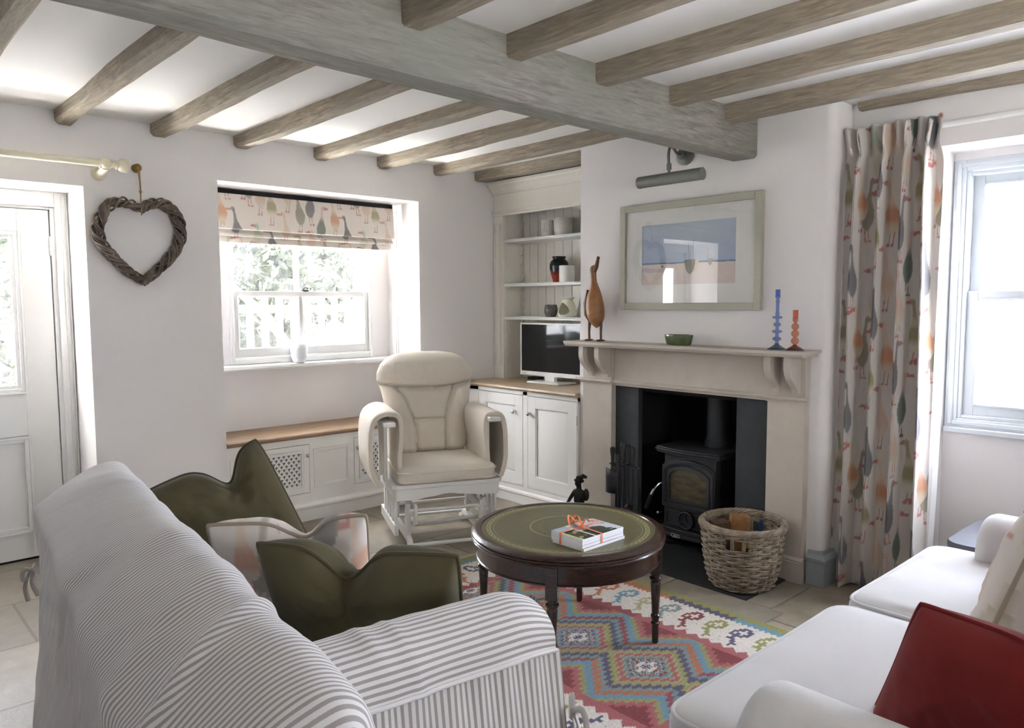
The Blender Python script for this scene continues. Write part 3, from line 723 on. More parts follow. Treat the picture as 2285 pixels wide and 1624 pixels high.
rp = N.new('ShaderNodeValToRGB'); e = rp.color_ramp.elements; e[0].position = .55; e[0].color = (*lin((150, 44, 20)), 1); e[1].position = .95; e[1].color = (*lin((14, 24, 26)), 1)
e2 = e.new(.74); e2.color = (*lin((120, 24, 16)), 1); e3 = e.new(.80); e3.color = (*lin((20, 30, 32)), 1)
L.new(ma.outputs[0], rp.inputs[0]); L.new(rp.outputs[0], bb.inputs['Base Color']); bb.inputs['Roughness'].default_value = .12
m.build('vase_body', vm, v, ang=50)
o = lat('white_jar', jarprof(.055, .112, .005), 3.80, 3.575, 1.49, CERAM, 'plain white jar partly in front of the red vase', 'jar')
lat('tealight_pot', [(.03, 0), (.034, .002), (.046, .03), (.048, .05), (.044, .075), (.040, .086), (.036, .086), (.038, .05), (0, .03)], 3.825, 3.755, 1.25, DARKPOT, 'small round black mottled pot on the lowest shelf', 'pot')
# oil burner with a pierced side
ob = thing('oil_burner', 'ivory ceramic oil burner with a large side opening on the lowest shelf', 'oil burner', (3.83, 3.60, 1.25))
pf = crom([(.050, 0), (.058, .012), (.060, .03), (.052, .065), (.040, .095), (.033, .112), (.036, .125), (.050, .138)], 40)
na = 64; P = np.array([[(3.83 + r_ * math.cos(a), 3.60 + r_ * math.sin(a), 1.25 + z_) for a in np.linspace(0, 2 * PI, na, endpoint=False)] for r_, z_ in pf])
m = MB(); base = len(m.v); m.v += [tuple(p) for p in P.reshape(-1, 3)]; m.uv += [(0, 0)] * (40 * na); m.col += [(1, 1, 1)] * (40 * na)
for i in range(39):
    for jx in range(na):
        a = 2 * PI * (jx + .5) / na; z = (pf[i][1] + pf[i + 1][1]) / 2
        da = (a - math.radians(188) + PI) % (2 * PI) - PI
        if (da / .82) ** 2 + ((z - .055 + da * .012) / (.040 - .008 * da)) ** 2 < 1: continue
        m.f.append((i * na + jx, i * na + (jx + 1) % na, (i + 1) * na + (jx + 1) % na, (i + 1) * na + jx)); m.mi.append(0)
o = m.build('burner_body', CERIV, ob, ang=60); s_ = o.modifiers.new('thick', 'SOLIDIFY'); s_.thickness = .005; s_.offset = -1
MB().lathe([(0, .128), (.034, .126), (.049, .137), (.050, .138)], 3.83, 3.60, 1.25, 40).build('oil_dish', CERIV, ob, ang=60)
MB().lathe([(.05, 0), (.05, .006), (0, .006)], 3.83, 3.60, 1.25, 40).build('base', CERIV, ob)

# television
tv = thing('television', 'small white framed television standing on the oak worktop', 'television', (3.73, 3.665, .792), math.radians(2), local=True)
m = MB(); m.frame('x', -.012, .012, -.286, .286, .045, .417, .013, .030, .012); m.box(.006, .03, -.27, .27, .06, .40); m.build('bezel', TVW, tv, bev=.004, seg=3)
MB().box(-.008, .004, -.274, .274, .074, .406).build('screen', SCREEN, tv, ang=0)
m = MB(); m.box(-.012, .02, -.045, .045, .012, .05); m.build('neck', TVW, tv, bev=.003)
m = MB(); m.prism([(-.085, -.15), (-.085, .15), (.09, .16), (.09, -.16)], 'z', 0, .012); m.build('stand', TVW, tv, bev=.004)
m = MB(); m.box(-.0125, -.0118, -.262, -.259, .056, .060); m.tube([(-.0122, -.243, .058 + 0), (-.0128, -.243, .058)], .004, 12)
m.build('power_button', LETTER, tv)
m = MB()
for k, q in enumerate((.262, .256, .250, .244, .238, .232, .226)): m.box(-.0126, -.0118, q - .0018, q + .0018, .056, .0605)
m.build('lettering', LETTER, tv)
MB().box(.03, .07, .10, .24, .05, .10).build('rear_housing', BLACKPL, tv)
m = MB(); m.box(3.80, 3.86, 3.86, 3.97, .792, .815); tag(m.build('cable_box', BLACKPL, bev=.003), 'flat black box behind the left end of the television stand', 'box')
# ================================================================== FIREPLACE
fs = thing('fireplace_surround', 'pale limestone coloured fireplace surround with bracketed mantel shelf', 'fireplace', (3.4, 2.355, 0))
xl = 3.40
for y0, y1 in ((1.664, 1.857), (2.842, 3.066)):
    m = MB(); m.box(xl, XC - .002, y0, y1, 0, 1.095); m.build('leg', STONE, fs, bev=.003)
    m = MB(); m.prism([(xl + .005, 0), (xl - .014, 0), (xl - .014, .10), (xl - .010, .104), (xl - .012, .112), (xl - .004, .124), (xl + .005, .126)], 'y', y0 - .012, y1 + (.002 if y0 < 2 else .012)); m.build('plinth', STONE, fs, ang=25)
m = MB(); m.box(xl + .014, XC - .002, 1.857, 2.842, .872, 1.095); m.build('frieze', STONE, fs)
m = MB(); mp_ = [(.005, .868), (-.006, .868), (-.008, .876), (-.016, .880), (-.020, .888), (-.014, .896), (-.004, .899), (.005, .900)]
m.prism([(xl + a, z) for a, z in mp_], 'y', 1.650, 1.862); m.prism([(xl + a, z) for a, z in mp_], 'y', 2.838, 3.082); m.prism([(xl + .014 + a, z) for a, z in mp_], 'y', 1.862, 2.838)
m.build('moulding', STONE, fs, ang=25)
m = MB(); m.prism([(1.616, 1.108), (1.612, 1.118), (1.612, 1.124), (3.108, 1.124), (3.108, 1.118), (3.104, 1.108)], 'x', 3.268, XC - .002)
m.prism([(3.28, 1.094), (3.268, 1.108), (3.2665, 1.124), (3.30, 1.124), (3.30, 1.094)], 'y', 1.616, 3.104)
m.box(3.28, XC - .002, 1.63, 3.09, 1.094, 1.11)
m.build('mantel_shelf', STONE, fs, ang=25, bev=.002)
cp = crom([(3.296, 1.095), (3.293, 1.06), (3.297, 1.025), (3.315, .99), (3.345, .962), (3.372, .938), (3.380, .915)], 22)
for y in (1.706, 1.806, 2.868, 2.990):
    m = MB(); m.prism([(xl + .002, 1.095)] + [(a, b) for a, b in cp] + [(xl + .002, .915)], 'y', y - .017, y + .017); m.build('corbel', STONE, fs, ang=30, bev=.001)
for y0, y1 in ((1.858, 2.046), (2.672, 2.841)):
    MB().box(3.438, 3.474, y0, y1, .008, .8675).build('slip', BLACKP, fs, bev=.002)
m = MB()
for z in (.50, .465, .44, .41, .13): MB().ball((3.437, 2.676, z), .0035, 8, 6).build('rivet', STEEL, fs)
MB().box(3.434, 3.437, 2.672, 2.678, .33, .39).build('catch', STEEL, fs)

# stove
st = thing('wood_stove', 'small black cast iron wood burning stove in the fireplace opening', 'stove', (3.60, 2.345, .008))
X0 = 3.475; ya, yb = 2.185, 2.515; yc = 2.35
m = MB(); m.box(X0, 3.80, ya, yb, .075, .515); m.build('body', IRON, st, bev=.006)
def bow(y, d=.03): return -d * (1 - ((y - yc) / .21) ** 2)
def bowed(mb, y0, y1, z0, z1, xface, xback, d, n=15):
    ys = np.linspace(y0, y1, n)
    pts = [(xface + bow(y, d), y) for y in ys] + [(xback, y1), (xback, y0)]
    mb.prism(pts, 'z', z0, z1)
m = MB(); bowed(m, 2.150, 2.555, .512, .524, 3.455, 3.80, .03); bowed(m, 2.145, 2.560, .524, .537, 3.448, 3.80, .03); bowed(m, 2.150, 2.555, .537, .546, 3.453, 3.80, .03)
m.build('top_plate', IRON, st, bev=.003)
m = MB(); bowed(m, 2.172, 2.528, .06, .078, 3.435, 3.60, .03); bowed(m, 2.18, 2.52, .078, .10, 3.452, 3.60, .03); m.build('ash_lip', IRON, st, bev=.003)
for y in (2.20, 2.50):
    for x in (3.50, 3.76): MB().lathe([(.014, 0), (.018, .02), (.016, .06)], x, y, .006, 12).build('leg', IRON, st)
fl_ = MB(); fl_.tube([(3.68, 2.30, .54), (3.68, 2.30, 1.25)], .066, 28); fl_.tube([(3.68, 2.30, .545), (3.68, 2.30, .585)], .073, 28); fl_.build('flue_pipe', IRON, st)
# arched door
def arch(y0, y1, z0, z1, rise, n=14, rc=.02):
    pts = [(y0 + .004, z0), (y1 - .004, z0), (y1, z0 + .006)]
    for k in range(n + 1):
        t = k / n; y = y1 + (y0 - y1) * t; e = min(t, 1 - t)
        z = z1 - rise + rise * math.sin(PI * t) ** .8 - (.012 if e < .02 else (.004 if e < .08 else 0)); pts.append((y, z))
    pts.append((y0, z0 + .006)); return pts
dm = MB()
def ring_prism(mb, outer, inner, x0, x1):
    n = len(outer); R = [[(x1, a, b) for a, b in outer], [(x0, a, b) for a, b in outer], [(x0, a, b) for a, b in inner], [(x1, a, b) for a, b in inner]]
    mb.grid(np.array(R), closeu=True, closev=True)
o1 = arch(2.180, 2.520, .205, .485, .035); i1 = arch(2.206, 2.494, .235, .455, .033); i0 = arch(2.224, 2.476, .248, .438, .03); i2 = arch(2.23, 2.47, .256, .43, .03)
ring_prism(dm, o1, i1, X0 - .014, X0 + .002); ring_prism(dm, arch(2.188, 2.512, .215, .475, .034), arch(2.198, 2.502, .228, .465, .034), X0 - .020, X0 - .012)
ring_prism(dm, i1, i0, X0 - .010, X0 + .002); ring_prism(dm, arch(2.214, 2.486, .242, .447, .031), i2, X0 - .017, X0 - .006)
do = dm.build('door', IRON, st, ang=25, bev=.0015)
gm = MB(); gm.prism(i0, 'x', X0 - .006, X0 - .003); gm.build('glass_pane', SOOTGL, do, ang=0)
m = MB(); m.tube([(X0 - .01, 2.522, .335), (X0 - .03, 2.530, .33), (X0 - .05, 2.548, .298)], .006); m.build('handle_rod', STEEL, do)
m = MB(); m.tube([(X0 - .05, 2.548, .298), (X0 - .06, 2.560, .268)], .009, 12); m.build('handle_ferrule', CHROME, do)
m = MB(); m.tube([(X0 - .06 - .010 * k / 11, 2.560 + .03 * k / 11, .268 - .085 * k / 11) for k in range(12)], [.009 if k % 2 else .0115 for k in range(12)], 10); m.build('handle_grip', BLACKPL, do)
m = MB(); m.frame('x', X0 - .006, X0 + .002, 2.20, 2.50, .105, .19, .008); m.box(X0 - .002, X0 + .002, 2.2, 2.5, .105, .19); m.build('ash_panel', IRON, st, bev=.002)
m = MB(); yk, zk = 2.358, .150
a = np.linspace(0, 2 * PI, 40, endpoint=False)
def disc(mb, x0, x1, r, n=40): mb.prism([(yk + r * math.cos(t), zk + r * math.sin(t)) for t in np.linspace(0, 2 * PI, n, endpoint=False)], 'x', x0, x1)
disc(m, X0 - .016, X0, .050); m.tube([(X0 - .018, yk + .045 * math.cos(t), zk + .045 * math.sin(t)) for t in a], .006, 8, closed=True)
for k in range(3):
    t = PI / 2 + k * 2 * PI / 3; m.tube([(X0 - .018, yk, zk), (X0 - .018, yk + .043 * math.cos(t), zk + .043 * math.sin(t))], .005)
m.tube([(X0 - .016, yk, zk), (X0 - .026, yk, zk)], .011, 14)
m.build('air_wheel', IRON, st)
m = MB(); m.tube([(X0, 2.527, .165), (X0 - .028, 2.53, .165)], .004); m.ball((X0 - .034, 2.531, .165), .011, 12, 8); m.build('damper_knob', CHROME, st)
# enamel badge on the lip
m = MB(); yk, zk = 2.385, .0715
m.tube([(3.4035, yk + .028 * math.copysign(abs(math.cos(t)) ** .6, math.cos(t)), zk + .0095 * math.copysign(abs(math.sin(t)) ** .6, math.sin(t))) for t in np.linspace(0, 2 * PI, 36, endpoint=False)], .0013, 6, closed=True)
m.build('badge', WHITEMARK, st)
fc = bpy.data.curves.new('badge_lettering', 'FONT'); fc.body = 'AGA'; fc.size = .0155; fc.shear = .3; fc.align_x = 'CENTER'; fc.align_y = 'CENTER'; fc.extrude = .0004
tmp = bpy.data.objects.new('badge_lettering', fc); COLL.objects.link(tmp); bpy.context.view_layer.update()
me_ = bpy.data.meshes.new_from_object(tmp.evaluated_get(bpy.context.evaluated_depsgraph_get())); bpy.data.objects.remove(tmp); bpy.data.curves.remove(fc)
fo = bpy.data.objects.new('badge_lettering', me_); COLL.objects.link(fo); me_.materials.clear(); me_.materials.append(WHITEMARK)
fo.parent = st; fo.matrix_local = Matrix.Translation(Vector((3.4030, yk, zk)) - ORIG[st.name]) @ Matrix(((0, 0, -1, 0), (-1, 0, 0, 0), (0, 1, 0, 0), (0, 0, 0, 1)))

# companion set
cs = thing('companion_stand', 'black iron stand for fire tools left of the stove', 'fire tool stand', (3.30, 2.67, .008))
m = MB(); m.lathe([(.085, 0), (.085, .008), (.05, .016), (.012, .022), (0, .022)], 3.30, 2.67, .008, 28); m.build('base', IRON, cs)
m = MB(); m.tube([(3.30, 2.67, .02), (3.30, 2.67, .45)], .008, 10); m.build('post', IRON, cs)
m = MB(); m.lathe([(.012, .43), (.013, .44), (.009, .452), (.014, .458), (.009, .466), (.013, .474), (.011, .49), (.015, .52), (.019, .545), (.014, .563), (0, .568)], 3.30, 2.67, 0, 18); m.build('finial', IRON, cs)
m = MB()
for dy, dx in ((-.085, 0), (.07, 0), (0, -.06), (0, .06)):
    m.bar((3.30, 2.67, .435), (3.30 + dx, 2.67 + dy, .432), .018, .008)
    m.tube([(3.30 + dx * 1.1 + .014 * math.cos(t), 2.67 + dy * 1.1 + .014 * math.sin(t), .433) for t in np.linspace(.3, 2 * PI - .3, 12)], .005, 6)
m.build('hook_arms', IRON, cs)
def tool(name, x, y, z1, zb, head, label):
    t = thing(name, label, 'fire tool', (x, y, zb), group='tools on the iron companion stand')
    m = MB(); m.lathe([(.006, z1 - .13), (.011, z1 - .118), (.007, z1 - .11), (.011, z1 - .10), (.008, z1 - .085), (.011, z1 - .05), (.015, z1 - .022), (.013, z1 - .006), (0, z1)], x, y, 0, 16); m.build('handle', IRON, t)
    m = MB(); m.tube([(x, y, z1 - .12), (x, y, zb + .1)], .005, 8); m.build('shaft', IRON, t)
    m = MB()
    if head == 'shovel':
        P = [[(x - .006 - .02 * (1 - s * s), y + s * .045, zb + q * .14) for s in np.linspace(-1, 1, 9)] for q in np.linspace(0, 1, 4)]; m.grid(np.array(P))
        o = m.build('shovel_pan', IRON, t); q = o.modifiers.new('thick', 'SOLIDIFY'); q.thickness = .003; return
    if head == 'brush': m.lathe([(.028, 0), (.03, .03), (.024, .09), (.008, .105), (0, .105)], x, y, zb, 18)
    if head == 'poker': m.tube([(x, y, zb + .1), (x, y, zb + .01), (x, y, zb)], [.005, .005, .001], 8); m.tube([(x, y, zb + .06), (x - .03, y, zb + .05)], .004, 8)
    if head == 'tongs':
        for s in (-1, 1): m.tube([(x, y, zb + .12), (x, y + s * .02, zb + .07), (x, y + s * .006, zb)], .004, 8)
    m.build({'brush': 'brush_head', 'poker': 'poker_tip', 'tongs': 'tong_jaws'}[head], IRON, t)
tool('fire_shovel', 3.285, 2.735, .535, .27, 'shovel', 'black fire shovel with a wide pan, leftmost of the hanging tools')
tool('fire_poker', 3.232, 2.652, .515, .06, 'poker', 'black poker hanging in front of the iron tool stand post')
tool('fire_tongs', 3.315, 2.615, .545, .06, 'tongs', 'black fire tongs, rightmost of the hanging tools by the stove')
tool('hearth_brush', 3.372, 2.69, .54, .09, 'brush', 'black hearth brush hanging behind the tool stand post')

# statuette : a small dark figure with a hat, a load on the shoulder
sx, sy = 3.17, 2.885
fg = thing('figurine', 'dark bronze figurine of a person in a brimmed hat beside the fireplace', 'figurine', (sx, sy, 0))
def skin(name, verts, edges, radii, m, parent, sub=2):
    me = bpy.data.meshes.new(name); off = ORIG[top_of(parent).name]
    me.from_pydata([tuple(Vector(v) - off) for v in verts], edges, [])
    o = bpy.data.objects.new(name, me); COLL.objects.link(o); o.parent = parent; me.materials.append(m)
    md = o.modifiers.new('skin', 'SKIN')
    for i, r_ in enumerate(radii): me.skin_vertices[0].data[i].radius = (r_, r_)
    me.skin_vertices[0].data[0].use_root = True
    md.use_smooth_shade = True
    s = o.modifiers.new('sub', 'SUBSURF'); s.levels = sub; s.render_levels = sub
    return o
V = [(sx, sy, .155), (sx, sy, .20), (sx + .004, sy, .255), (sx + .002, sy, .285), (sx - .002, sy + .004, .305), (sx - .004, sy + .006, .325),
     (sx, sy + .034, .265), (sx - .012, sy + .055, .225), (sx - .03, sy + .070, .185), (sx - .036, sy + .082, .178),
     (sx, sy - .036, .265), (sx - .02, sy - .052, .225), (sx - .03, sy - .05, .265), (sx - .03, sy - .046, .28),
     (sx, sy + .018, .135), (sx - .01, sy + .022, .08), (sx, sy + .024, .025), (sx - .022, sy + .026, .018),
     (sx, sy - .018, .135), (sx - .012, sy - .02, .08), (sx, sy - .024, .025), (sx - .022, sy - .028, .018)]
E_ = [(0, 1), (1, 2), (2, 3), (3, 4), (4, 5), (2, 6), (6, 7), (7, 8), (8, 9), (2, 10), (10, 11), (11, 12), (12, 13), (0, 14), (14, 15), (15, 16), (16, 17), (0, 18), (18, 19), (19, 20), (20, 21)]
R_ = [.024, .026, .030, .012, .018, .016, .014, .011, .009, .008, .014, .011, .009, .008, .017, .014, .010, .008, .017, .014, .010, .008]
skin('body', V, E_, R_, BRONZE, fg)
m = MB(); m.ball((sx - .006, sy + .004, .318), (.019, .018, .023), 16, 12); m.tube([(sx - .023, sy + .006, .318), (sx - .029, sy + .006, .313)], [.005, .002], 8); m.build('head', BRONZE, fg)
m = MB(); m.lathe([(.026, 0), (.027, .004), (.020, .008), (.019, .024), (.012, .03), (0, .031)], 0, 0, 0, 24); m.xform(Matrix.Translation((sx - .004, sy - .002, .330)) @ Matrix.Rotation(.25, 4, 'X') @ Matrix.Diagonal((1.2, 1, 1, 1)))
m.tube([(sx - .004, sy - .006, .352), (sx, sy - .03, .362), (sx + .004, sy - .052, .358)], [.012, .013, .008], 10); m.build('hat', BRONZE, fg)
m = MB(); m.ball((sx - .012, sy - .064, .262), (.016, .018, .036), 14, 10); m.build('carried_sack', BRONZE, fg)
m = MB(); m.lathe([(.055, 0), (.055, .012), (.045, .018), (0, .018)], sx - .008, sy, 0, 28); m.build('base', BRONZE, fg)

# log basket
bx, by = 3.19, 1.855
lb = thing('log_basket', 'tall grey wicker log basket on the slate hearth corner', 'basket', (bx, by, .008))
def brad(z): return np.interp(z, [0, .06, .15, .24, .30], [.140, .158, .172, .181, .187])
m = MB(); ns = 22
for k in range(ns):
    a = 2 * PI * k / ns
    for d in (-.012, .012): m.tube([(bx + brad(z) * math.cos(a + d * 2), by + brad(z) * math.sin(a + d * 2), .010 + z) for z in np.linspace(0, .29, 6)], .0045, 6)
m.build('stakes', WICK, lb)
m = MB(); nr = 19
handle_angles = [math.radians(203), math.radians(203) + PI]
for j in range(nr):
    z = .006 + j * .0146
    for s in range(2):
        ph = rng.uniform(0, 2 * PI); path = []; gap = 14 <= j <= 16
        for i in range(111):
            a = 2 * PI * i / 110 + (handle_angles[0] if gap else ph)
            rr_ = brad(z) + .0075 * math.cos(ns / 2 * a + PI * (j + s)) * (1 if s == 0 else .8) + .0035
            zz_ = .012 + z + s * .0068 + .0022 * math.sin(3 * a + ph) + .0012 * math.sin(11 * a + j)
            if gap:
                if i in range(0, 5) or i in range(106, 111) or i in range(50, 61):
                    if len(path) > 3: m.tube(path, rng.uniform(.0034, .0046), 6)
                    path = []; continue
            path.append((bx + rr_ * math.cos(a), by + rr_ * math.sin(a), zz_))
        if len(path) > 3: m.tube(path, rng.uniform(.0033, .0046), 6, closed=not gap)
m.build('woven_side', WICK, lb)
m = MB()
for s in range(7):
    ph = s * 2 * PI / 7; path = []
    for i in range(120):
        a = 2 * PI * i / 120; t = 6 * a + ph
        path.append((bx + (.189 + .012 * math.cos(t)) * math.cos(a), by + (.189 + .012 * math.cos(t)) * math.sin(a), .302 + .012 * math.sin(t) + .003 * math.sin(5 * a + s)))
    m.tube(path, .0062, 6, closed=True)
m.build('braided_rim', WICK, lb)
m = MB(); m.lathe([(.14, 0), (.145, .004), (.0, .005)], bx, by, .008, 32); m.build('bottom', WICK, lb)
def log(x, y, z0, z1, w, d, rot, tilt, label, mm):
    m = MB(); pts = [(-w, -d), (w * .9, -d * 1.1), (w * 1.05, d * .8), (w * .2, d * 1.1), (-w * .9, d * .9)]
    m.cur = 0; m.prism(pts, 'z', 0, z1 - z0); m.mi[-7:] = [1, 1] + [0] * 5
    m.xform(Matrix.Translation((x, y, z0)) @ Matrix.Rotation(rot, 4, 'Z') @ Matrix.Rotation(tilt, 4, 'Y'))
    tag(m.build('log', mm, bev=.003), label, 'log', 'logs in the wicker basket')
log(bx - .045, by + .075, .02, .305, .042, .035, 2.7, .06, 'dark brown split log at the left in the wicker basket', [BARK, BARK])
log(bx + .05, by + .055, .02, .318, .045, .035, 2.4, -.04, 'orange brown split log in the middle of the wicker basket', [LOGEND, LOGEND])
log(bx - .0, by - .05, .02, .2, .04, .035, .6, .0, 'short dark log lying deep inside the wicker basket', [BARK, LOGEND])
m = MB(); m.tube([(bx + .035, by - .075, .1), (bx + .033, by - .078, .318)], .011, 12); m.tube([(bx + .033, by - .078, .318), (bx + .033, by - .078, .326)], .008, 12)
tag(m.build('gas_lighter', NAVY), 'navy blue gas lighter stick standing in the wicker basket', 'lighter')

# ================================================================== ON THE MANTEL
MZ = 1.124
dx, dy = 3.37, 2.945
dk = thing('wooden_duck', 'tall carved brown wooden duck standing on the left of the mantel', 'figurine', (dx, dy, MZ))
# body : lofted along an upright leaning axis ; faces right (-y) with the bill lifted
ax_ = crom([(dx, dy - .012, .078), (dx, dy - .012, .10), (dx, dy - .006, .14), (dx, dy + .002, .20), (dx, dy + .006, .26), (dx, dy + .004, .305), (dx, dy + .010, .345), (dx, dy + .014, .385), (dx, dy + .016, .42), (dx, dy + .010, .438), (dx, dy + .002, .446)], 44)
rd = crom([(.006, .006), (.030, .03), (.050, .048), (.056, .050), (.046, .042), (.030, .028), (.018, .018), (.0165, .017), (.019, .02), (.016, .016), (.004, .004)], 44)
P = []
for k in range(44):
    P.append([(ax_[k][0] + rd[k][1] * 1.05 * math.sin(t), ax_[k][1] + rd[k][0] * math.cos(t), MZ + ax_[k][2]) for t in np.linspace(0, 2 * PI, 28, endpoint=False)])
m = MB(); m.grid(np.array(P), closev=True); m.build('body', WOODD, dk, ang=60)
m = MB(); m.tube([(dx, dy + .004, MZ + .405), (dx - .002, dy - .010, MZ + .432), (dx - .004, dy - .020, MZ + .462), (dx - .005, dy - .026, MZ + .484)], [.012, .016, .014, .010], 14, flat=.75); m.ball((dx - .005, dy - .026, MZ + .483), (.009, .011, .011)); m.build('bill', WOODDK, dk, ang=60)
m = MB(); m.tube([(dx + .01, dy + .055, MZ + .30), (dx + .01, dy + .062, MZ + .22), (dx + .012, dy + .066, MZ + .15), (dx + .012, dy + .062, MZ + .118)], [.012, .022, .016, .003], 14, flat=1.4); m.build('wing', WOODDK, dk, ang=60)
for s in (1, -1):
    y = dy + .050 * s - (.006 if s > 0 else -.004)
    m = MB(); m.tube([(dx, dy + .036 * s, MZ + .14), (dx, y, MZ + .09), (dx, y + .002, MZ + .05), (dx, y, MZ + .008)], [.014, .0085, .007, .0075], 12)
    lg = m.build('leg', WOODDK, dk, ang=60)
    m = MB(); m.ball((dx - .012, y - .006, MZ + .006), (.034, .020, .006), 18, 8); m.build('foot', WOODDK, lg, ang=60)
m = MB(); ov = [(.0, .0), (.066, 0), (.072, .004), (.080, .03), (.084, .050), (.083, .054), (.078, .052), (.072, .02), (.0, .012)]
m.lathe(ov, 3.36, 2.35, MZ, 44, .62, 1.0); tag(m.build('bowl', BOWLG, ang=50), 'small oval green glazed bowl in the middle of the mantel', 'bowl')
cs_ = thing('candlestick', 'tall blue glass candlestick with disc bulges on the mantel', 'candlestick', (3.36, 1.793, MZ))
m = MB(); prof = [(.045, 0), (.043, .003), (.024, .014), (.012, .022), (.009, .028)]
m.lathe(prof, 3.36, 1.793, MZ, 36); m.build('foot', BLUEGD, cs_, ang=60)
def disc_bulge(z, r, h): return [(.008, z - h), (r * .72, z - h * .8), (r, z), (r * .72, z + h * .8), (.008, z + h)]
prof = [(.009, .026)] + disc_bulge(.050, .022, .010) + disc_bulge(.085, .026, .008) + disc_bulge(.118, .019, .010) + disc_bulge(.152, .026, .008) + [(.009, .165), (.011, .172), (.008, .176), (.008, .225), (.011, .228), (.008, .232), (.007, .24), (.012, .244), (.0115, .282), (.013, .284), (.010, .284), (.009, .25), (0, .248)]
m = MB(); m.lathe(prof, 3.36, 1.793, MZ, 32); m.build('stem', BLUEG, cs_, ang=60)
ca = thing('candlestick', 'short amber glass candlestick with three ball bulges on the mantel', 'candlestick', (3.355, 1.700, MZ))
m = MB(); m.lathe([(.043, 0), (.041, .003), (.024, .014), (.010, .022), (.008, .026)], 3.355, 1.70, MZ, 36); m.build('foot', glass_mat('dark_amber_glass', (.55, .34, .28), 1.2), ca, ang=60)
def ballp(z, r): return [(max(.006, r * math.cos(t)), z + r * math.sin(t)) for t in np.linspace(-1.2, 1.2, 9)]
m = MB(); m.lathe([(.008, .024)] + ballp(.043, .018) + ballp(.077, .018) + ballp(.110, .0175) + [(.008, .13), (.0125, .137), (.0125, .186), (.011, .187), (.010, .15), (0, .145)], 3.355, 1.70, MZ, 32); m.build('stem', AMBERG, ca, ang=60)

# ================================================================== PICTURE
pc = thing('framed_picture', 'large sage framed print of boats on pale sand above the mantel', 'picture', (3.44, 2.36, 1.308))
y0, y1, z0, z1 = 1.918, 2.802, 1.308, 1.892
MB().frame('x', 3.418, 3.449, y0, y1, z0, z1, .038).build('frame', SAGE, pc, bev=.002)
m = MB(); m.frame('x', 3.434, 3.437, y0 + .03, y1 - .03, z0 + .03, z1 - .03, .118, .108, .088); m.frame('x', 3.4335, 3.434, y0 + .108, y1 - .108, z0 + .096, z1 - .082, .0016); m.build('mount', MOUNT, pc, ang=0)
a0, a1, b0, b1 = y0 + .14, y1 - .14, z0 + .13, z1 - .11
ny, nz = 240, 160
yy = np.linspace(a1, a0, ny); zz_ = np.linspace(b0, b1, nz); U, Vv = np.meshgrid(np.linspace(0, 1, ny), np.linspace(0, 1, nz), indexing='ij')
sky = np.array(lin((190, 202, 220))); sky2 = np.array(lin((170, 186, 212))); sand = np.array(lin((232, 218, 208))); sand2 = np.array(lin((224, 206, 200))); sea = np.array(lin((104, 134, 172)))
nzv = np.array([[fbm(u * 4, v * 5, 3) for v in np.linspace(0, 1, nz)] for u in np.linspace(0, 1, ny)])
hz = .36 + .02 * nzv * .3
Cc = np.empty((ny, nz, 3)); k = np.clip((Vv - .36) / .64 + nzv * .3, 0, 1)[..., None]; Cc[:] = sky2 * (1 - k) + sky * k
sm = (Vv < hz); k2 = np.clip(U + nzv * .4, 0, 1)[..., None]; Cs = sand * (1 - k2) + sand2 * k2; Cc[sm] = Cs[sm]
wl = (np.abs(Vv - hz) < .012); Cc[wl] = sea
wt = (np.abs(Vv - .25 - .05 * nzv) < .035) & (U < .3); Cc[wt] = (sea * .3 + sand * .7)
def hull(u, v, w, hgt, c, c2=None):
    du = (U - u) / w; dv = (v - Vv) / hgt
    ins = (dv > 0) & (dv < 1) & (np.abs(du) < np.sqrt(np.clip(1 - dv ** 2, 0, 1)) * .5)
    Cc[ins] = lin(c)
    if c2: Cc[ins & (du > .12)] = lin(c2)
hull(.56, .40, .13, .22, (224, 204, 176)); hull(.535, .40, .11, .22, (122, 116, 112), None); hull(.74, .40, .045, .10, (128, 120, 116)); hull(.24, .33, .025, .05, (128, 130, 138))
for u, v0, v1 in ((.52, .40, .66), (.57, .4, .72), (.715, .4, .56), (.24, .33, .42)):
    Cc[(np.abs(U - u) < .0022) & (Vv > v0) & (Vv < v1)] = lin((140, 140, 146))
P = np.zeros((ny, nz, 3)); P[..., 0] = 3.4365; P[..., 1] = yy[:, None]; P[..., 2] = zz_[None]
m = MB(); m.grid(P, col=Cc); m.build('print', PRINT, pc, usecol=True, ang=0)
MB().box(3.427, 3.430, y0 + .03, y1 - .03, z0 + .03, z1 - .03).build('glass_pane', PICGLASS, pc, ang=0)
MB().box(3.440, 3.449, y0 + .02, y1 - .02, z0 + .02, z1 - .02).build('backing_board', SAGE, pc, ang=0)

pl = thing('picture_light', 'grey metal picture light on a curved arm above the framed print', 'picture light', (3.449, 2.384, 1.98))
m = MB(); m.lathe([(.052, 0), (.052, .008), (.044, .014), (.040, .024), (.026, .030), (.022, .05), (0, .052)], n=30); m.xform(Matrix.Translation((3.449, 2.384, 2.126)) @ Matrix.Rotation(-PI / 2, 4, 'Y')); m.build('wall_rose', GREYMET, pl)
m = MB(); arm = crom([(3.40, 2.384, 2.126), (3.37, 2.384, 2.128), (3.335, 2.382, 2.150), (3.30, 2.375, 2.150), (3.278, 2.370, 2.115), (3.275, 2.366, 2.06), (3.277, 2.364, 2.01)], 30); m.tube(arm, .0075, 10); m.tube([(3.276, 2.365, 2.06), (3.276, 2.364, 2.03)], .013, 12); m.build('arm', GREYMET, pl)
m = MB(); tz = 1.985
sec = [(3.275 + .031 * math.cos(t), tz + .031 * math.sin(t)) for t in np.linspace(-.35 * PI + .5, 1.65 * PI - .5, 24)]
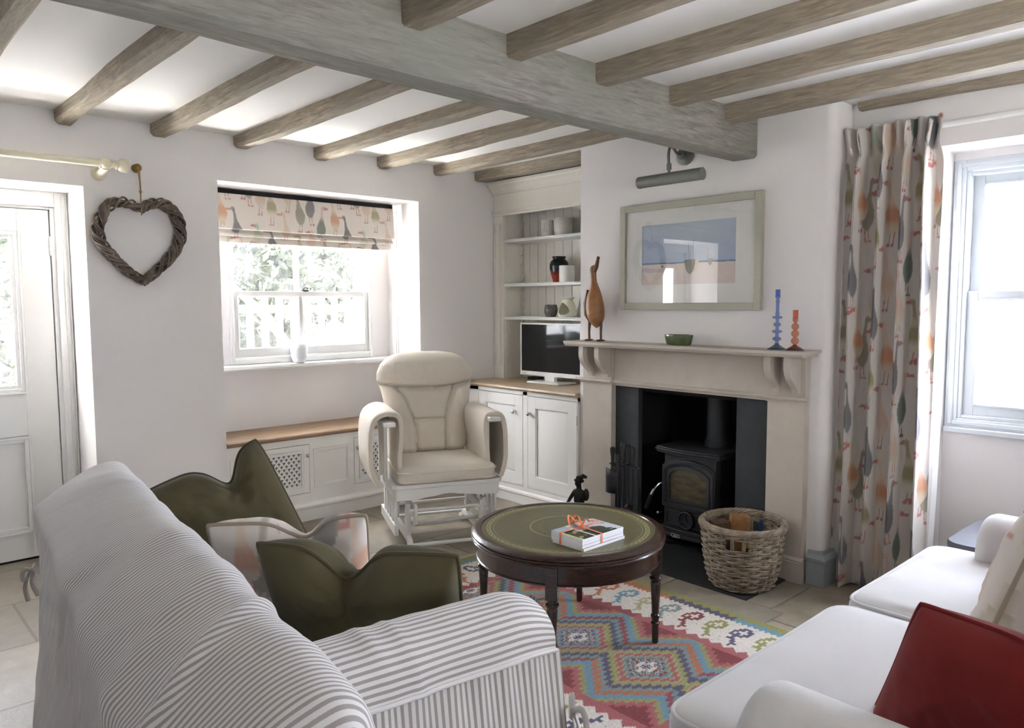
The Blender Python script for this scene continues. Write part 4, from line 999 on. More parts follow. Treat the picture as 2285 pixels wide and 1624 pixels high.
sec2 = [(3.275 + .028 * math.cos(t), tz + .028 * math.sin(t)) for t in np.linspace(1.65 * PI - .5, -.35 * PI + .5, 24)]
m.prism(sec + sec2, 'y', 2.165, 2.552); 
for y in (2.162, 2.545): m.prism([(3.275 + .031 * math.cos(t), tz + .031 * math.sin(t)) for t in np.linspace(0, 2 * PI, 28, endpoint=False)], 'y', y, y + .010)
m.build('lamp_tube', GREYMET, pl, ang=30)
m = MB(); m.tube([(3.275, 2.18, tz - .004), (3.275, 2.53, tz - .004)], .012, 12); m.build('bulb', CERAM, pl)
# ================================================================== GLIDER CHAIR (front is local -y)
ch = thing('glider_chair', 'white wooden glider nursing chair with cream ribbed cushions by the alcove', 'chair', (2.61, 3.486, 0), math.atan2(-.407, .913), local=True)
def rbox(mb, *a): mb.box(*a)
for s in (-1, 1):
    x = .215 * s
    m = MB()
    m.prism([(-.325, 0), (-.29, 0), (-.20, .045), (.20, .045), (.27, 0), (.31, 0), (.30, .035), (.22, .085), (-.18, .085), (-.26, .075), (-.325, .025)], 'x', x - .012, x + .012)
    m.build('base_foot', WHITE, ch, ang=30, bev=.003)
    m = MB(); m.prism([(-.205, .05), (-.165, .05), (-.150, .14), (-.175, .255), (-.215, .255), (-.235, .14)], 'x', x - .011, x + .011); m.build('base_upright', WHITE, ch, bev=.003)
    m = MB(); m.bar((x, .16, .06), (x, .14, .27), .022, .045, (0, 1, 0)); m.build('base_upright', WHITE, ch, bev=.003)
    m = MB(); m.bar((x - s * .030, -.255, .215), (x - s * .030, .22, .245), .016, .05); m.box(x - s * .030 - .010, x - s * .030 + .010, -.275, -.235, .15, .26); m.build('glide_link', WHITE, ch, bev=.004)
    xo = .283 * s
    m = MB(); m.box(xo - .011, xo + .011, -.225, .25, .085, .145); m.build('side_rail', WHITE, ch, bev=.003)
    for k in range(5):
        y = -.205 + k * .085; m = MB(); m.box(xo - .008, xo + .008, y - .014, y + .014, .14, .30); m.build('side_slat', WHITE, ch, bev=.003)
    m = MB(); m.box(xo - .010, xo + .010, -.255, .26, .285, .352); m.build('side_apron', WHITE, ch, bev=.002)
for nm, y, z in (('dowel', -.29, .045), ('dowel', -.215, .150), ('dowel', -.255, .225), ('dowel', .16, .16), ('dowel', .25, .06), ('dowel', .10, .255)):
    MB().tube([(-.215, y, z), (.215, y, z)], .0105, 12).build(nm, WHITE, ch)
m = MB(); n = 30; xs_ = np.linspace(-.285, .285, n)
pts = [(x, .352) for x in xs_[::-1]] + [(x, .286 + .022 * np.clip((abs(x) < .20) * (math.cos(x / .20 * PI) * .5 + .5) + .25 * (abs(x) < .2) * math.cos(x / .2 * 3 * PI) * .4, 0, 1)) for x in xs_]
m.prism([(float(a), float(b)) for a, b in pts], 'y', -.262, -.242); m.build('front_apron', WHITE, ch, ang=30)
m = MB(); m.prism([(-.31, -.25), (-.29, -.275), (.29, -.275), (.31, -.25), (.31, .26), (-.31, .26)], 'z', .350, .372); m.build('seat_frame', WHITE, ch, bev=.004)
def puff(outline, z0, z1, crown, er, rings=7, mb=None):
    # cushion from an outline seen from above : rounded edge, crowned faces
    O = np.array(outline); c = O.mean(0); n = len(O); P = []
    for t, z in [(.0, z1 + crown)] + [(t, z1 + crown * (1 - t ** 3)) for t in (.2, .4, .6, .8, .9)] : P.append(np.c_[c + (O - c) * t, np.full(n, z)])
    d = np.linalg.norm(O - c, axis=1)[:, None]
    for k in range(rings):
        a = k / (rings - 1) * PI; ins = er * (1 - math.sin(a)); z = (z0 + z1) / 2 + (z1 - z0) / 2 * math.cos(a) if False else (z1 - er + er * math.cos(a) if a < PI / 2 else z0 + er + er * math.cos(a))
        P.append(np.c_[c + (O - c) * (1 - ins / d), np.full(n, z)])
    for t in (.9, .6, .0): P.append(np.c_[c + (O - c) * t, np.full(n, z0)])
    mb = mb or MB(); mb.grid(np.array(P), closev=True); return mb
def rrect(x0, x1, y0, y1, r, n=7, bow_=0.):
    pts = []
    for cx, cy, a in ((x1 - r, y1 - r, 0), (x0 + r, y1 - r, PI / 2), (x0 + r, y0 + r, PI), (x1 - r, y0 + r, 1.5 * PI)):
        for k in range(n): t = a + PI / 2 * k / (n - 1); pts.append((cx + r * math.cos(t), cy + r * math.sin(t)))
    out = []
    for i in range(len(pts)):
        a, b = np.array(pts[i]), np.array(pts[(i + 1) % len(pts)]); L = np.linalg.norm(b - a); k = max(1, int(L / .03))
        for j in range(k): out.append(tuple(a + (b - a) * j / k))
    return out
ol = rrect(-.275, .275, -.285, .22, .05)
sc = puff(ol, .373, .455, .018, .022).build('seat_cushion', CREAMF, ch, ang=60)
m = MB()
for z in (.437, .388): m.tube([(a * 1.008, b * 1.008 - .0005, z) for a, b in ol], .0045, 6, closed=True)
m.build('piping', CREAMF, sc)
# back cushion
def backcush():
    nz, nu = 70, 61; zs = np.linspace(0, 1, nz); P = np.zeros((nz, nu, 3)); Pb = np.zeros((nz, nu, 3))
    hw = np.interp(zs, [0, .05, .2, .45, .60, .66, .72, .8, .88, .94, .98, 1], [.20, .225, .245, .262, .275, .285, .30, .298, .275, .235, .18, .09])
    for i, t in enumerate(zs):
        for j, u in enumerate(np.linspace(-1, 1, nu)):
            a = u * hw[i]; z = .455 + t * .60; 
            zz = z - .02 * (1 - u * u) * (t > 2)
            edge = max(0, 1 - abs(u) ** 4) ** .5 * min(1, (t / .06)) ** .5 * min(1, ((1 - t) / .10)) ** .5
            dep = .065 * edge
            hc = .635 + .05 * (abs(u) ** 1.6) - 0.0                      # crease under the headrest
            dep -= .034 * math.exp(-((t - hc) / .022) ** 2)
            if t > hc: dep += .030 * math.sin(min(1, (t - hc) / (1 - hc)) * PI) * (1 - u * u * .5)
            else:
                cl = -.085 - .10 * (t / .63) ** 3; cr = .095 + .075 * (t / .63) ** 3
                for c_ in (cl, cr): dep -= .026 * math.exp(-((a - c_) / .012) ** 2)
                if cl < a < cr: dep -= .020 * math.exp(-((t - .33) / .018) ** 2) + .010
                else: dep += .014 * (1 - (abs(u) - .7) ** 2)
            dep += .003 * fbm(a * 22, t * 9, 1.3) + .004 * fbm(a * 40, t * 5, 9.) * (abs(u) > .6)
            yb = .20 + .16 * t
            P[i, j] = (a, yb - dep, zz); Pb[i, j] = (a, yb + .045 * edge, zz)
    m = MB(); m.grid(P); m.grid(Pb[:, ::-1]); return m
bc = backcush().build('back_cushion', CREAMF, ch, ang=80)
m = MB(); m.box(-.22, .22, .24, .262, .37, .42)
for k in range(6): x = -.19 + k * .076; m.bar((x, .25, .37), (x, .43, .98), .04, .012, (0, 1, 0))
m.bar((-.23, .425, .96), (.23, .425, .96), .012, .07); m.build('back_frame', WHITE, ch, bev=.003)
for s, xa in ((-1, -.318), (1, .272)):
    m = MB(); m.box(xa - .034, xa + .034, -.265, .26, .690, .716); m.build('armrest', WHITE, ch, bev=.005)
    m = MB()
    for y in (-.10, -.055, .09): m.box(xa - .010, xa + .010, y - .016, y + .016, .36, .692)
    m.build('arm_support', WHITE, ch, bev=.003)
    # padded cover draped over the arm
    inn, out = -s, s
    sec = crom([(xa + out * .050, .375), (xa + out * .082, .48), (xa + out * .085, .62), (xa + out * .070, .71), (xa + out * .030, .742), (xa - out * .02, .745), (xa - out * .052, .722), (xa - out * .060, .65), (xa - out * .050, .54), (xa - out * .046, .450)], 60)
    ys_ = np.linspace(-.225, .21, 26); P = np.zeros((26, 60, 3))
    for i, y in enumerate(ys_):
        e = min(1, (y + .225) / .02, (.21 - y) / .02); k = .55 + .45 * math.sqrt(max(0, min(1, e)))
        for j in range(60):
            P[i, j] = (xa + (sec[j][0] - xa) * (1 - .10 * (1 - k)) + .004 * fbm(y * 9, j * .12, s), y - (.02 if j < 25 else 0) * ((25 - j) / 25), sec[j][1] - .012 * (1 - k))
    m = MB(); m.grid(P); o = m.build('arm_pad', CREAMF, ch, ang=80); q = o.modifiers.new('thick', 'SOLIDIFY'); q.thickness = .026; q.offset = -1 if s > 0 else 1
    bv = o.modifiers.new('bev', 'BEVEL'); bv.width = .008; bv.segments = 3

# ================================================================== COFFEE TABLE
tx, ty = 2.167, 2.035
tb = thing('coffee_table', 'round mahogany coffee table with green leather top on the kilim', 'table', (tx, ty, 0))
m = MB(); m.lathe([(.345, .452), (.348, .457), (.360, .458), (.376, .455), (.385, .448), (.386, .443), (.381, .440), (.386, .436), (.385, .431), (.381, .428), (.385, .424), (.383, .418), (.372, .414), (.30, .414)], tx, ty, 0, 96); m.build('top_rim', MAHOG, tb, ang=30)
MB().lathe([(0, .4545), (.346, .4545), (.346, .44), (0, .44)], tx, ty, 0, 96).build('leather_inset', LEATHER, tb, ang=30)
m = MB()
def flatring(mb, r0, r1, z, n=120): mb.grid(np.array([[(tx + r_ * math.cos(a), ty + r_ * math.sin(a), z) for r_ in (r0, r1)] for a in np.linspace(0, 2 * PI, n, endpoint=False)]), closeu=True)
flatring(m, .3225, .3242, .4550); flatring(m, .3083, .3100, .4550); flatring(m, .296, .2970, .4550); flatring(m, .1475, .1500, .4550); flatring(m, .110, .1106, .4550)
for k in range(128):
    a = 2 * PI * k / 128; cx_, cy_ = tx + .316 * math.cos(a), ty + .316 * math.sin(a); ph = a + (PI if k % 2 else 0)
    P = [[(cx_ + r_ * math.cos(ph + t), cy_ + r_ * math.sin(ph + t), .4551) for r_ in (.0035, .0058)] for t in np.linspace(-2, 2, 7)]; m.grid(np.array(P))
m.build('gilt_tooling', GILT, tb, ang=0, fixn=False)
m = MB(); m.lathe([(.352, .415), (.362, .412), (.362, .352), (.366, .350), (.366, .345), (.358, .342), (.345, .345), (.345, .415)], tx, ty, 0, 96); m.build('apron', MAHOG, tb, ang=30)
for k in range(4):
    a = math.radians(-55.7 + 90 * k); lx, ly = tx + .350 * math.cos(a), ty + .350 * math.sin(a)
    m = MB(); m.box(-.022, .022, -.022, .022, .295, .414); m.xform(Matrix.Translation((lx, ly, 0)) @ Matrix.Rotation(a, 4, 'Z'))
    m.lathe([(.009, .0102), (.0125, .013), (.013, .020), (.014, .05), (.0135, .085), (.0185, .089), (.0185, .094), (.0135, .098), (.015, .112), (.0185, .117), (.0185, .124), (.014, .130), (.016, .18), (.020, .255), (.0165, .262), (.024, .268), (.025, .276), (.018, .282), (.021, .292), (.021, .30)], lx, ly, 0, 20)
    m.build('leg', MAHOG, tb, ang=35, bev=.001)

# books with ribbon
BZ = .4552; BX0, BX1, BY0, BY1 = 1.980, 2.210, 1.785, 1.942
for k in range(4):
    o_ = (.004, -.003) if k == 0 else ((.0, .001) if k == 2 else (0, 0)); z = BZ + k * .0114
    lab = ['white paperback at the bottom of the ribbon tied stack', 'white paperback second from the bottom of the tied stack', 'white paperback second from the top of the tied stack', 'white paperback with a landscape photo cover on top of the tied stack'][k]
    b = thing('book', lab, 'book', (2.095 + o_[0], 1.8635 + o_[1], z), group='tied books on the coffee table')
    m = MB(); m.box(BX0 + o_[0], BX1 + o_[0], BY0 + o_[1], BY1 + o_[1], z + .0006, z + .0106); m.build('page_block', PAPER, b, ang=0)
    m = MB(); nx_, ny_ = 70, 50; gx = np.linspace(BX0, BX1, nx_); gy = np.linspace(BY0, BY1, ny_); X_, Y_ = np.meshgrid(gx, gy, indexing='ij')
    nn = np.array([[fbm(a * 28, c_ * 28, 2) for c_ in gy] for a in gx]); Cv = np.empty((nx_, ny_, 3)); Cv[:] = lin((206, 212, 218))
    far = X_ > 2.05; near = X_ <= 2.05
    dkm = far & (X_ + .25 * (Y_ - 1.86) + .02 * nn < 2.155) & (Y_ + .03 * nn < 1.868); Cv[dkm] = lin((44, 60, 50))
    mid = far & (Y_ > 1.868) & (X_ < 2.12) & (nn > -.1); Cv[mid] = lin((168, 168, 160))
    nd = near & (Y_ + .02 * nn < 1.905); Cv[nd] = lin((58, 68, 48)); Cv[nd & (nn > .12)] = lin((150, 150, 110)); Cv[nd & (X_ < 1.987)] = lin((190, 206, 130))
    Cv[near & (Y_ >= 1.9)] = lin((160, 176, 188)); Cv[(np.abs(X_ - 2.052) < .0022) & (Y_ < 1.915)] = lin((236, 236, 236))
    Cv[(np.abs(X_ - 2.192) < .0025) & (Y_ > 1.86) & (Y_ < 1.93) & (np.sin(Y_ * 1400) > -.3)] = lin((90, 96, 110))
    P = np.zeros((nx_, ny_, 3)); P[..., 0] = X_ + o_[0]; P[..., 1] = Y_ + o_[1]; P[..., 2] = z + .0112
    m.grid(P, col=Cv); m.build('cover', COVER, b, usecol=True, ang=0)
    MB().box(BX0 + o_[0], BX1 + o_[0], BY0 + o_[1], BY1 + o_[1], z, z + .0006).build('back_cover', PAPER, b, ang=0)
rb = thing('ribbon', 'orange gauze ribbon tied in a bow round the stack of books', 'ribbon', (2.095, 1.87, BZ))
ZT = BZ + 4 * .0114 + .0012
def strip(mb, path, w, side): 
    P = [[tuple(Vector(p) - Vector(side) * w / 2), tuple(Vector(p) + Vector(side) * w / 2)] for p in path]; mb.grid(np.array(P))
m = MB(); e = .0012
strip(m, [(BX0 - e, 1.895, BZ), (BX0 - e, 1.895, ZT - .002), (BX0 + .002, 1.895, ZT), (2.09, 1.887, ZT + .001), (BX1 - .002, 1.885, ZT), (BX1 + e, 1.885, ZT - .002), (BX1 + e, 1.885, BZ)], .010, (0, 1, 0))
strip(m, [(2.085, BY0 - e, BZ), (2.085, BY0 - e, ZT - .002), (2.085, BY0 + .002, ZT), (2.09, 1.887, ZT + .0015), (2.092, BY1 - .002, ZT), (2.092, BY1 + e, ZT - .002), (2.092, BY1 + e, BZ)], .010, (1, 0, 0))
o = m.build('wrapped_band', RIBBON, rb, ang=60)
m = MB()
for a, L_, hh in ((.6, .045, .026), (-1.3, .048, .022), (2.4, .04, .016), (1.3, .05, .03)):
    d_ = Vector((math.cos(a), math.sin(a), 0)); sd_ = Vector((-math.sin(a), math.cos(a), 0))
    pth = [Vector((2.09, 1.887, ZT + .003)) + d_ * (L_ * math.sin(t) ) + Vector((0, 0, hh * (1 - math.cos(2 * t)) * .5 + .003 * t)) for t in np.linspace(0, PI, 14)]
    strip(m, [tuple(p + sd_ * .004 * k_) for k_, p in enumerate(pth)][:14], .009, tuple((sd_ + Vector((0, 0, .5))).normalized()))
for a, L_ in ((-2.4, .05), (.2, .055), (1.9, .05)):
    d_ = Vector((math.cos(a), math.sin(a), 0)); sd_ = Vector((-math.sin(a), math.cos(a), 0))
    strip(m, [tuple(Vector((2.09, 1.887, ZT + .004)) + d_ * L_ * t + Vector((0, 0, .02 * math.sin(t * PI)))) for t in np.linspace(0, 1, 9)], .008, tuple(sd_))
m.ball((2.09, 1.887, ZT + .005), (.007, .007, .005), 10, 6)
m.build('bow', RIBBON, rb, ang=60)

# ================================================================== KILIM
RX0, RX1, RY0, RY1 = 1.514, 2.846, 1.03, 3.04
st_ = .0055; nx_, ny_ = int((RX1 - RX0) / st_), int((RY1 - RY0) / st_)
gx = np.linspace(RX0, RX1, nx_); gy = np.linspace(RY0, RY1, ny_); X_, Y_ = np.meshgrid(gx, gy, indexing='ij')
RC = {k: np.array(lin(v)) for k, v in dict(white=(222, 214, 204), red=(150, 74, 76), rose=(172, 98, 98), blue=(112, 150, 168), teal=(116, 146, 148), olive=(158, 154, 98), lime=(150, 148, 84), navy=(92, 86, 110), orange=(184, 112, 76), dred=(134, 60, 62), grey=(134, 146, 144), sand=(176, 170, 126)).items()}
def cset(*n): return np.array([RC[k] for k in n])
Xc = X_ - 2.18; AX = np.abs(Xc)
def saw(v, p): return (v / p) % 1.0
def tri(v, p): return np.abs(((v / p) % 1) * 2 - 1)
per = .34; cell = np.floor((Y_ - 1.648 + per / 2) / per).astype(int); Yc = (Y_ - 1.648 + per / 2) % per - per / 2
mm = AX + np.abs(Yc) + .026 * (saw(np.abs(Yc) - AX, .050) - .5)
mm0 = AX + np.abs(Yc)
Cr = np.empty(X_.shape + (3,)); Cr[:] = RC['red']
bands = [(.0, 'white'), (.046, 'dred'), (.088, 'blue'), (.112, 'sand'), (.122, 'rose'), (.150, 'sand'), (.160, 'olive'), (.190, 'navy'), (.222, 'teal'), (.250, 'red'), (.285, 'blue'), (.325, 'olive'), (.352, 'rose'), (.39, 'dred')]
for v0, nme in bands: Cr[mm > v0] = RC[nme]
alt = (cell % 2 == 0)
Cr[(mm > .088) & (mm <= .112) & alt] = RC['teal']; Cr[(mm > .222) & (mm <= .25) & alt] = RC['grey']; Cr[(mm > .25) & (mm <= .285) & alt] = RC['orange']
stripe_ = (mm0 > .048) & (mm0 < .085) & (((X_ + .4 * Y_) / .012 % 1) < .45); Cr[stripe_] = RC['white'] * .8
Cr[(mm0 > .06) & (mm0 < .07)] = RC['teal'] * .8
ctr = mm0 < .04; mot = ctr & (((np.abs(Xc) < .004) | (np.abs(np.abs(Xc) - .013) < .003)) & (np.abs(Yc) < .018) | (np.abs(Yc) < .004) & (AX < .024)); Cr[ctr] = RC['white']; Cr[mot] = RC['navy']
b_x = .666 - AX; b_f = RY1 - Y_; b_n = Y_ - RY0; B = np.minimum(b_x, np.minimum(b_f, b_n)); side = b_x <= np.minimum(b_f, b_n); T_ = np.where(side, Y_, X_)
zig = B < .336 + .018 - .032 * tri(T_, .056)
Cr[(B < .350) & (B >= .30)] = RC['rose']
idx = np.floor(T_ / .28).astype(int) % 3; Cr[(B < .350) & (B >= .30) & (idx == 1)] = RC['red']
white = B < .322 - .030 * tri(T_, .056); Cr[white] = RC['white']
HK = ["..###....", ".##.##...", ".#...##..", ".##.#.#..", "..#####..", "....#....", "...###...", "..##.....", ".##......", "..#......"]
hk = np.array([[c == '#' for c in r_] for r_ in HK]); cyc = ['navy', 'teal', 'lime', 'navy', 'lime', 'dred', 'grey', 'sand', 'blue', 'orange']
hi = np.floor(T_ / .116).astype(int); tf = (T_ / .116) % 1; bf = (B - .10) / .195
okh = (bf > 0) & (bf < 1) & white
r_i = np.clip((bf * 10).astype(int), 0, 9); c_i = np.clip((tf * 9).astype(int), 0, 8); on = okh & hk[r_i, c_i]
Cr[on] = np.array([RC[c] for c in cyc])[hi % 10][on]
o1_ = B < .086 - .020 * tri(T_, .026); segi = np.floor(T_ / .33).astype(int) % 4
Cr[o1_] = np.array([RC[c] for c in ('blue', 'navy', 'orange', 'teal')])[segi][o1_]
o2_ = B < .050 - .026 * tri(T_ + .01, .045) + .0 ; Cr[o2_] = RC['lime']
# stitch-like streaks
st1 = np.array([[noise.noise((a * 60 + c_ * 90, c_ * 420 - a * 160, 0)) for c_ in gy] for a in gx]); Cr *= (.86 * (1 + .30 * st1))[..., None]
P = np.zeros((nx_, ny_, 3)); P[..., 0] = X_; P[..., 1] = Y_; P[..., 2] = .009 + .0012 * st1
m = MB(); m.grid(P, col=np.clip(Cr, 0, 1)); 
rg = thing('kilim_rug', 'multicoloured kilim rug with stepped diamonds under the coffee table', 'rug', (2.18, 2.03, 0))
m.build('woven_field', RUGM, rg, usecol=True, ang=80)
MB().box(RX0, RX1, RY0, RY1, .001, .0085).build('edge', mat('rug_edge', (150, 130, 96), .95), rg, ang=0)
m = MB()
for i in range(150):
    x = RX0 + (RX1 - RX0) * i / 149; m.tube([(x, RY1, .006), (x + rng.uniform(-.006, .006), RY1 + .02, .004), (x + rng.uniform(-.01, .01), RY1 + rng.uniform(.03, .045), .003)], .0016, 4)
m.build('fringe', mat('rug_fringe', (206, 198, 182), .95), rg)
# ================================================================== CUSHIONS
def pillow(name, label, w, h, t, B, T, Rdir, mats, dent=.06, pinch=.0, seed=0, group=None, duck=None, pipe=True, pipemat=None, lift=(0, 0), n=64, u0=0., wd=.30, square=True):
    B, T, R_ = Vector(B), Vector(T), Vector(Rdir)
    Z = (T - B).normalized(); X = (R_ - Z * R_.dot(Z)).normalized() if square else R_.normalized(); Y = Z.cross(X).normalized()
    ctr = T - Z * h / 2
    Mx = Matrix(((X.x, Y.x, Z.x, ctr.x), (X.y, Y.y, Z.y, ctr.y), (X.z, Y.z, Z.z, ctr.z), (0, 0, 0, 1)))
    us = np.linspace(-1, 1, n)
    S = {}
    for sgn in (1, -1):
        P = np.zeros((n, n, 3))
        for i, u in enumerate(us):
            for j, v in enumerate(us):
                cu = math.copysign(abs(u) ** .92, u); cv = math.copysign(abs(v) ** .92, v)
                x = w / 2 * cu * (1 - .05 * (1 - v * v)) * (1 - .03 * (u * v) ** 6); z = h / 2 * cv * (1 - .05 * (1 - u * u)) * (1 - .03 * (u * v) ** 6)
                th = t / 2 * (max(0, (1 - u ** 4)) * max(0, (1 - v ** 4))) ** .55
                g = math.exp(-((u - u0) / wd) ** 2); up = max(0, (v + .5) / 1.5) ** 2
                z -= dent * g * up
                x -= pinch * u * up * w / 2
                if v > 0: z += (lift[0] if u < 0 else lift[1]) * (abs(u) ** 2) * v * v
                th *= 1 - .55 * math.exp(-((u - u0) / .16) ** 2) * max(0, v) ** 1.5 * (dent > .02)
                wr = .010 * fbm(u * 1.8 + seed, v * 1.8, sgn * 3.1 + seed) + .006 * fbm(u * 4 + v * 2 + seed, v * 4, sgn * 2 + seed)
                rr_ = math.hypot((u - u0) * w, (v - .75) * h); an_ = math.atan2(v - .75, u - u0)
                if dent > .02: wr += .007 * math.sin(an_ * 7 + seed) * math.exp(-((rr_ - .10) / .07) ** 2)
                th += wr * (1 - abs(u) ** 3) * (1 - abs(v) ** 3)
                P[i, j] = (x, sgn * th, z)
        S[sgn] = P
    th_ = thing(name, label, 'cushion', tuple(ctr), group=group)
    m = MB()
    for sgn in (1, -1):
        P = S[sgn]; col = None
        if duck: 
            UU, VV = np.meshgrid(us * w / 2, us * h / 2, indexing='ij'); col = goose_cols(UU + duck[0], VV + duck[1], base=(206, 198, 190), k=1.1, mute=.4)
        m.grid(P if sgn > 0 else P[:, ::-1], col=None if col is None else (col if sgn > 0 else col[:, ::-1]))
    m.xform(Mx); m.build('cover', mats, th_, ang=85, usecol=bool(duck), weld=not duck)
    if pipe:
        P = S[1]; edge = [P[i, 0] for i in range(n)] + [P[n - 1, j] for j in range(1, n)] + [P[i, n - 1] for i in range(n - 2, -1, -1)] + [P[0, j] for j in range(n - 2, 0, -1)]
        m = MB(); m.tube([tuple(Mx @ Vector((p[0], 0, p[2]))) for p in edge], .0055, 7, closed=True); m.build('piping', pipemat or mats, th_, ang=60)
    return th_
PIPEBEIGE = mat('beige_piping', (150, 138, 124), .9)

# ================================================================== STRIPED SOFA (front is local +x, far end is local +y)
SO = (.295, 1.15, 0.); SW = 1.64; SR = -math.radians(6.5)
sf = thing('striped_sofa', 'grey and white striped loose covered sofa with its back to the door', 'sofa', SO, SR, local=True)
bp = crom([(-.045, .004), (-.030, .15), (-.012, .35), (-.006, .55), (-.004, .66), (-.002, .705), (.022, .732), (.085, .785), (.15, .822), (.208, .836), (.250, .820), (.272, .78), (.288, .70), (.305, .58), (.33, .42)], 110)
ss = np.r_[0, np.cumsum(np.linalg.norm(np.diff(bp, axis=0), axis=1))]
YB0 = -.30
ys_ = np.linspace(YB0, SW, 150)
P = np.zeros((150, 110, 3)); UVs = np.zeros((150, 110, 2))
for i, y in enumerate(ys_):
    for j in range(110):
        s_ = ss[j]; tz = bp[j][1]
        d_ = .010 * fbm(y * 2.2, s_ * 2.4, 4.) + .006 * fbm(y * 6 + s_ * 5, s_ * 2., 8.)
        # slack folds running down from the near corner
        for (yy0, sl, wd, am) in ((.10, .62, .028, .020), (.30, .55, .05, .010), (.62, .42, .06, .007)):
            q = (y - yy0) - sl * (s_ - .95); d_ += am * math.exp(-(q / wd) ** 2) * math.exp(-((s_ - .62) / .40) ** 2)
        nx_ = bp[min(j + 1, 109)] - bp[max(j - 1, 0)]; nx_ = nx_ / np.linalg.norm(nx_)
        e = min(y - YB0, SW - y); rd_ = -.03 * max(0, 1 - e / .06) ** 2 * (1 if s_ > .45 else .2)
        fl_ = -.016 * (1 - min(1, s_ / .25)) * 0
        P[i, j] = (bp[j][0] - nx_[1] * (d_ + rd_), y, tz + nx_[0] * (d_ + rd_))
        UVs[i, j] = (y + .006 * fbm(y * 3, s_ * 4, 2.), s_)
m = MB(); m.grid(P, uv=UVs); m.build('back_cover', STRIPE, sf, ang=80, useuv=True)
for nm, k, y in (('end_panel', 0, YB0), ('end_panel', -1, SW)):
    m = MB(); Q = P[k]; c_ = [(.15, y, z) for z in np.linspace(.01, .42, 110)]
    G = np.array([[Q[j] * (1 - t) + np.array((.17, y, min(Q[j][2], .44))) * t for j in range(110)] for t in np.linspace(0, 1, 12)])
    m.grid(G, uv=np.array([[(G[a][b][0] + 3, G[a][b][2]) for b in range(110)] for a in range(12)])); m.build(nm, STRIPE, sf, ang=80, useuv=True)
def sofa_arm(yi, yo, zt, xb, xf, flare):
    # top panel: half round section, stripes along the arm
    sgn = 1 if yo > yi else -1; W_ = abs(yo - yi); yc_ = (yi + yo) / 2; R0 = W_ / 2; zc = zt - R0
    sec = [(yi, .42)] + [(yi + sgn * .0, zc - .06)] + [(yc_ - sgn * R0 * math.cos(t), zc + R0 * math.sin(t)) for t in np.linspace(0, PI, 26)] + [(yo + sgn * .004, zc - .008)]
    sec = np.array(sec); sl = np.r_[0, np.cumsum(np.linalg.norm(np.diff(sec, axis=0), axis=1))]
    nx = 70; xs_ = np.linspace(xb, xf, nx); G = np.zeros((nx, len(sec), 3)); UVg = np.zeros((nx, len(sec), 2))
    for i, x in enumerate(xs_):
        t = (x - xb) / (xf - xb); dr = .030 * max(0, (t - .86) / .14) ** 2
        for j, (a, b) in enumerate(sec):
            k = max(0, (b - zc + .03) / (R0 + .03)); d_ = .004 * fbm(x * 5, a * 12, 3.) + .004 * math.exp(-((x - xb - .30 - .25 * (zt - b)) / .014) ** 2) * k + .003 * math.exp(-((x - xb - .36 - .22 * (zt - b)) / .010) ** 2)
            cen = np.array((yc_, zc)); v_ = np.array((a, b)) - cen; L_ = np.linalg.norm(v_) + 1e-6
            a2, b2 = (np.array((a, b)) + v_ / L_ * d_)
            G[i, j] = (x + .01 * k, a2 + flare * t, b2 - dr * k); UVg[i, j] = (sl[j] + .002 * fbm(x * 3, a * 9, 1.), x)
    m = MB(); m.grid(G, uv=UVg); m.build('arm_top', STRIPE, sf, ang=80, useuv=True)
    # seam cord
    m = MB(); m.tube([tuple(G[i, -1] + np.array((0, sgn * .002, 0))) for i in range(nx)], .005, 6); m.build('seam', STRIPE, sf, ang=60)
    # outer panel, stripes upright, lightly gathered under the seam
    nz = 40; H = np.zeros((nx * 2, nz, 3)); UVh = np.zeros((nx * 2, nz, 2)); z1 = sec[-1][1]
    for i, x in enumerate(np.linspace(xb - .02, xf + .012, nx * 2)):
        t = np.clip((x - xb) / (xf - xb), 0, 1); zt_ = np.interp(x, xs_, G[:, -1, 2])
        for j, s_ in enumerate(np.linspace(0, 1, nz)):
            z = zt_ * (1 - s_) + .008 * s_
            g = .004 * math.sin(x * 95 + 2 * fbm(x * 8, 0)) * math.exp(-s_ * 5) + .010 * fbm(x * 4, z * 1.5, 6.) * s_ + .03 * s_
            H[i, j] = (x + .05 * s_ * t, yo + sgn * g + flare * t, z); UVh[i, j] = (x * 1.0 + .35 * 0, z)
    m = MB(); m.grid(H, uv=UVh); m.build('arm_side', STRIPE, sf, ang=80, useuv=True)
    # front panel
    K = []; KU = []
    for s_ in np.linspace(0, 1, 30):
        row = []; ru = []
        for q in np.linspace(0, 1, 16):
            y = yo + (yi - yo) * q; zt_ = zc + math.sqrt(max(0, R0 ** 2 - (y - yc_) ** 2)) - .03
            z = zt_ * (1 - s_) + .008 * s_; z = min(z, zt_)
            bulge = .010 + .015 * math.sin(PI * q) * (1 - s_) + .055 * s_ + .006 * math.sin(q * 9 + z * 3)
            row.append((xf + bulge - .004, y + flare + sgn * .03 * s_ * (1 - q), z)); ru.append((y * 1.0 + z * .45, z))
        K.append(row); KU.append(ru)
    m = MB(); m.grid(np.array(K), uv=np.array(KU)); m.build('arm_front', STRIPE, sf, ang=80, useuv=True)
sofa_arm(.185, .0, .738, .10, .80, .0)
sofa_arm(SW - .10, SW + .085, .705, .10, .765, .0)
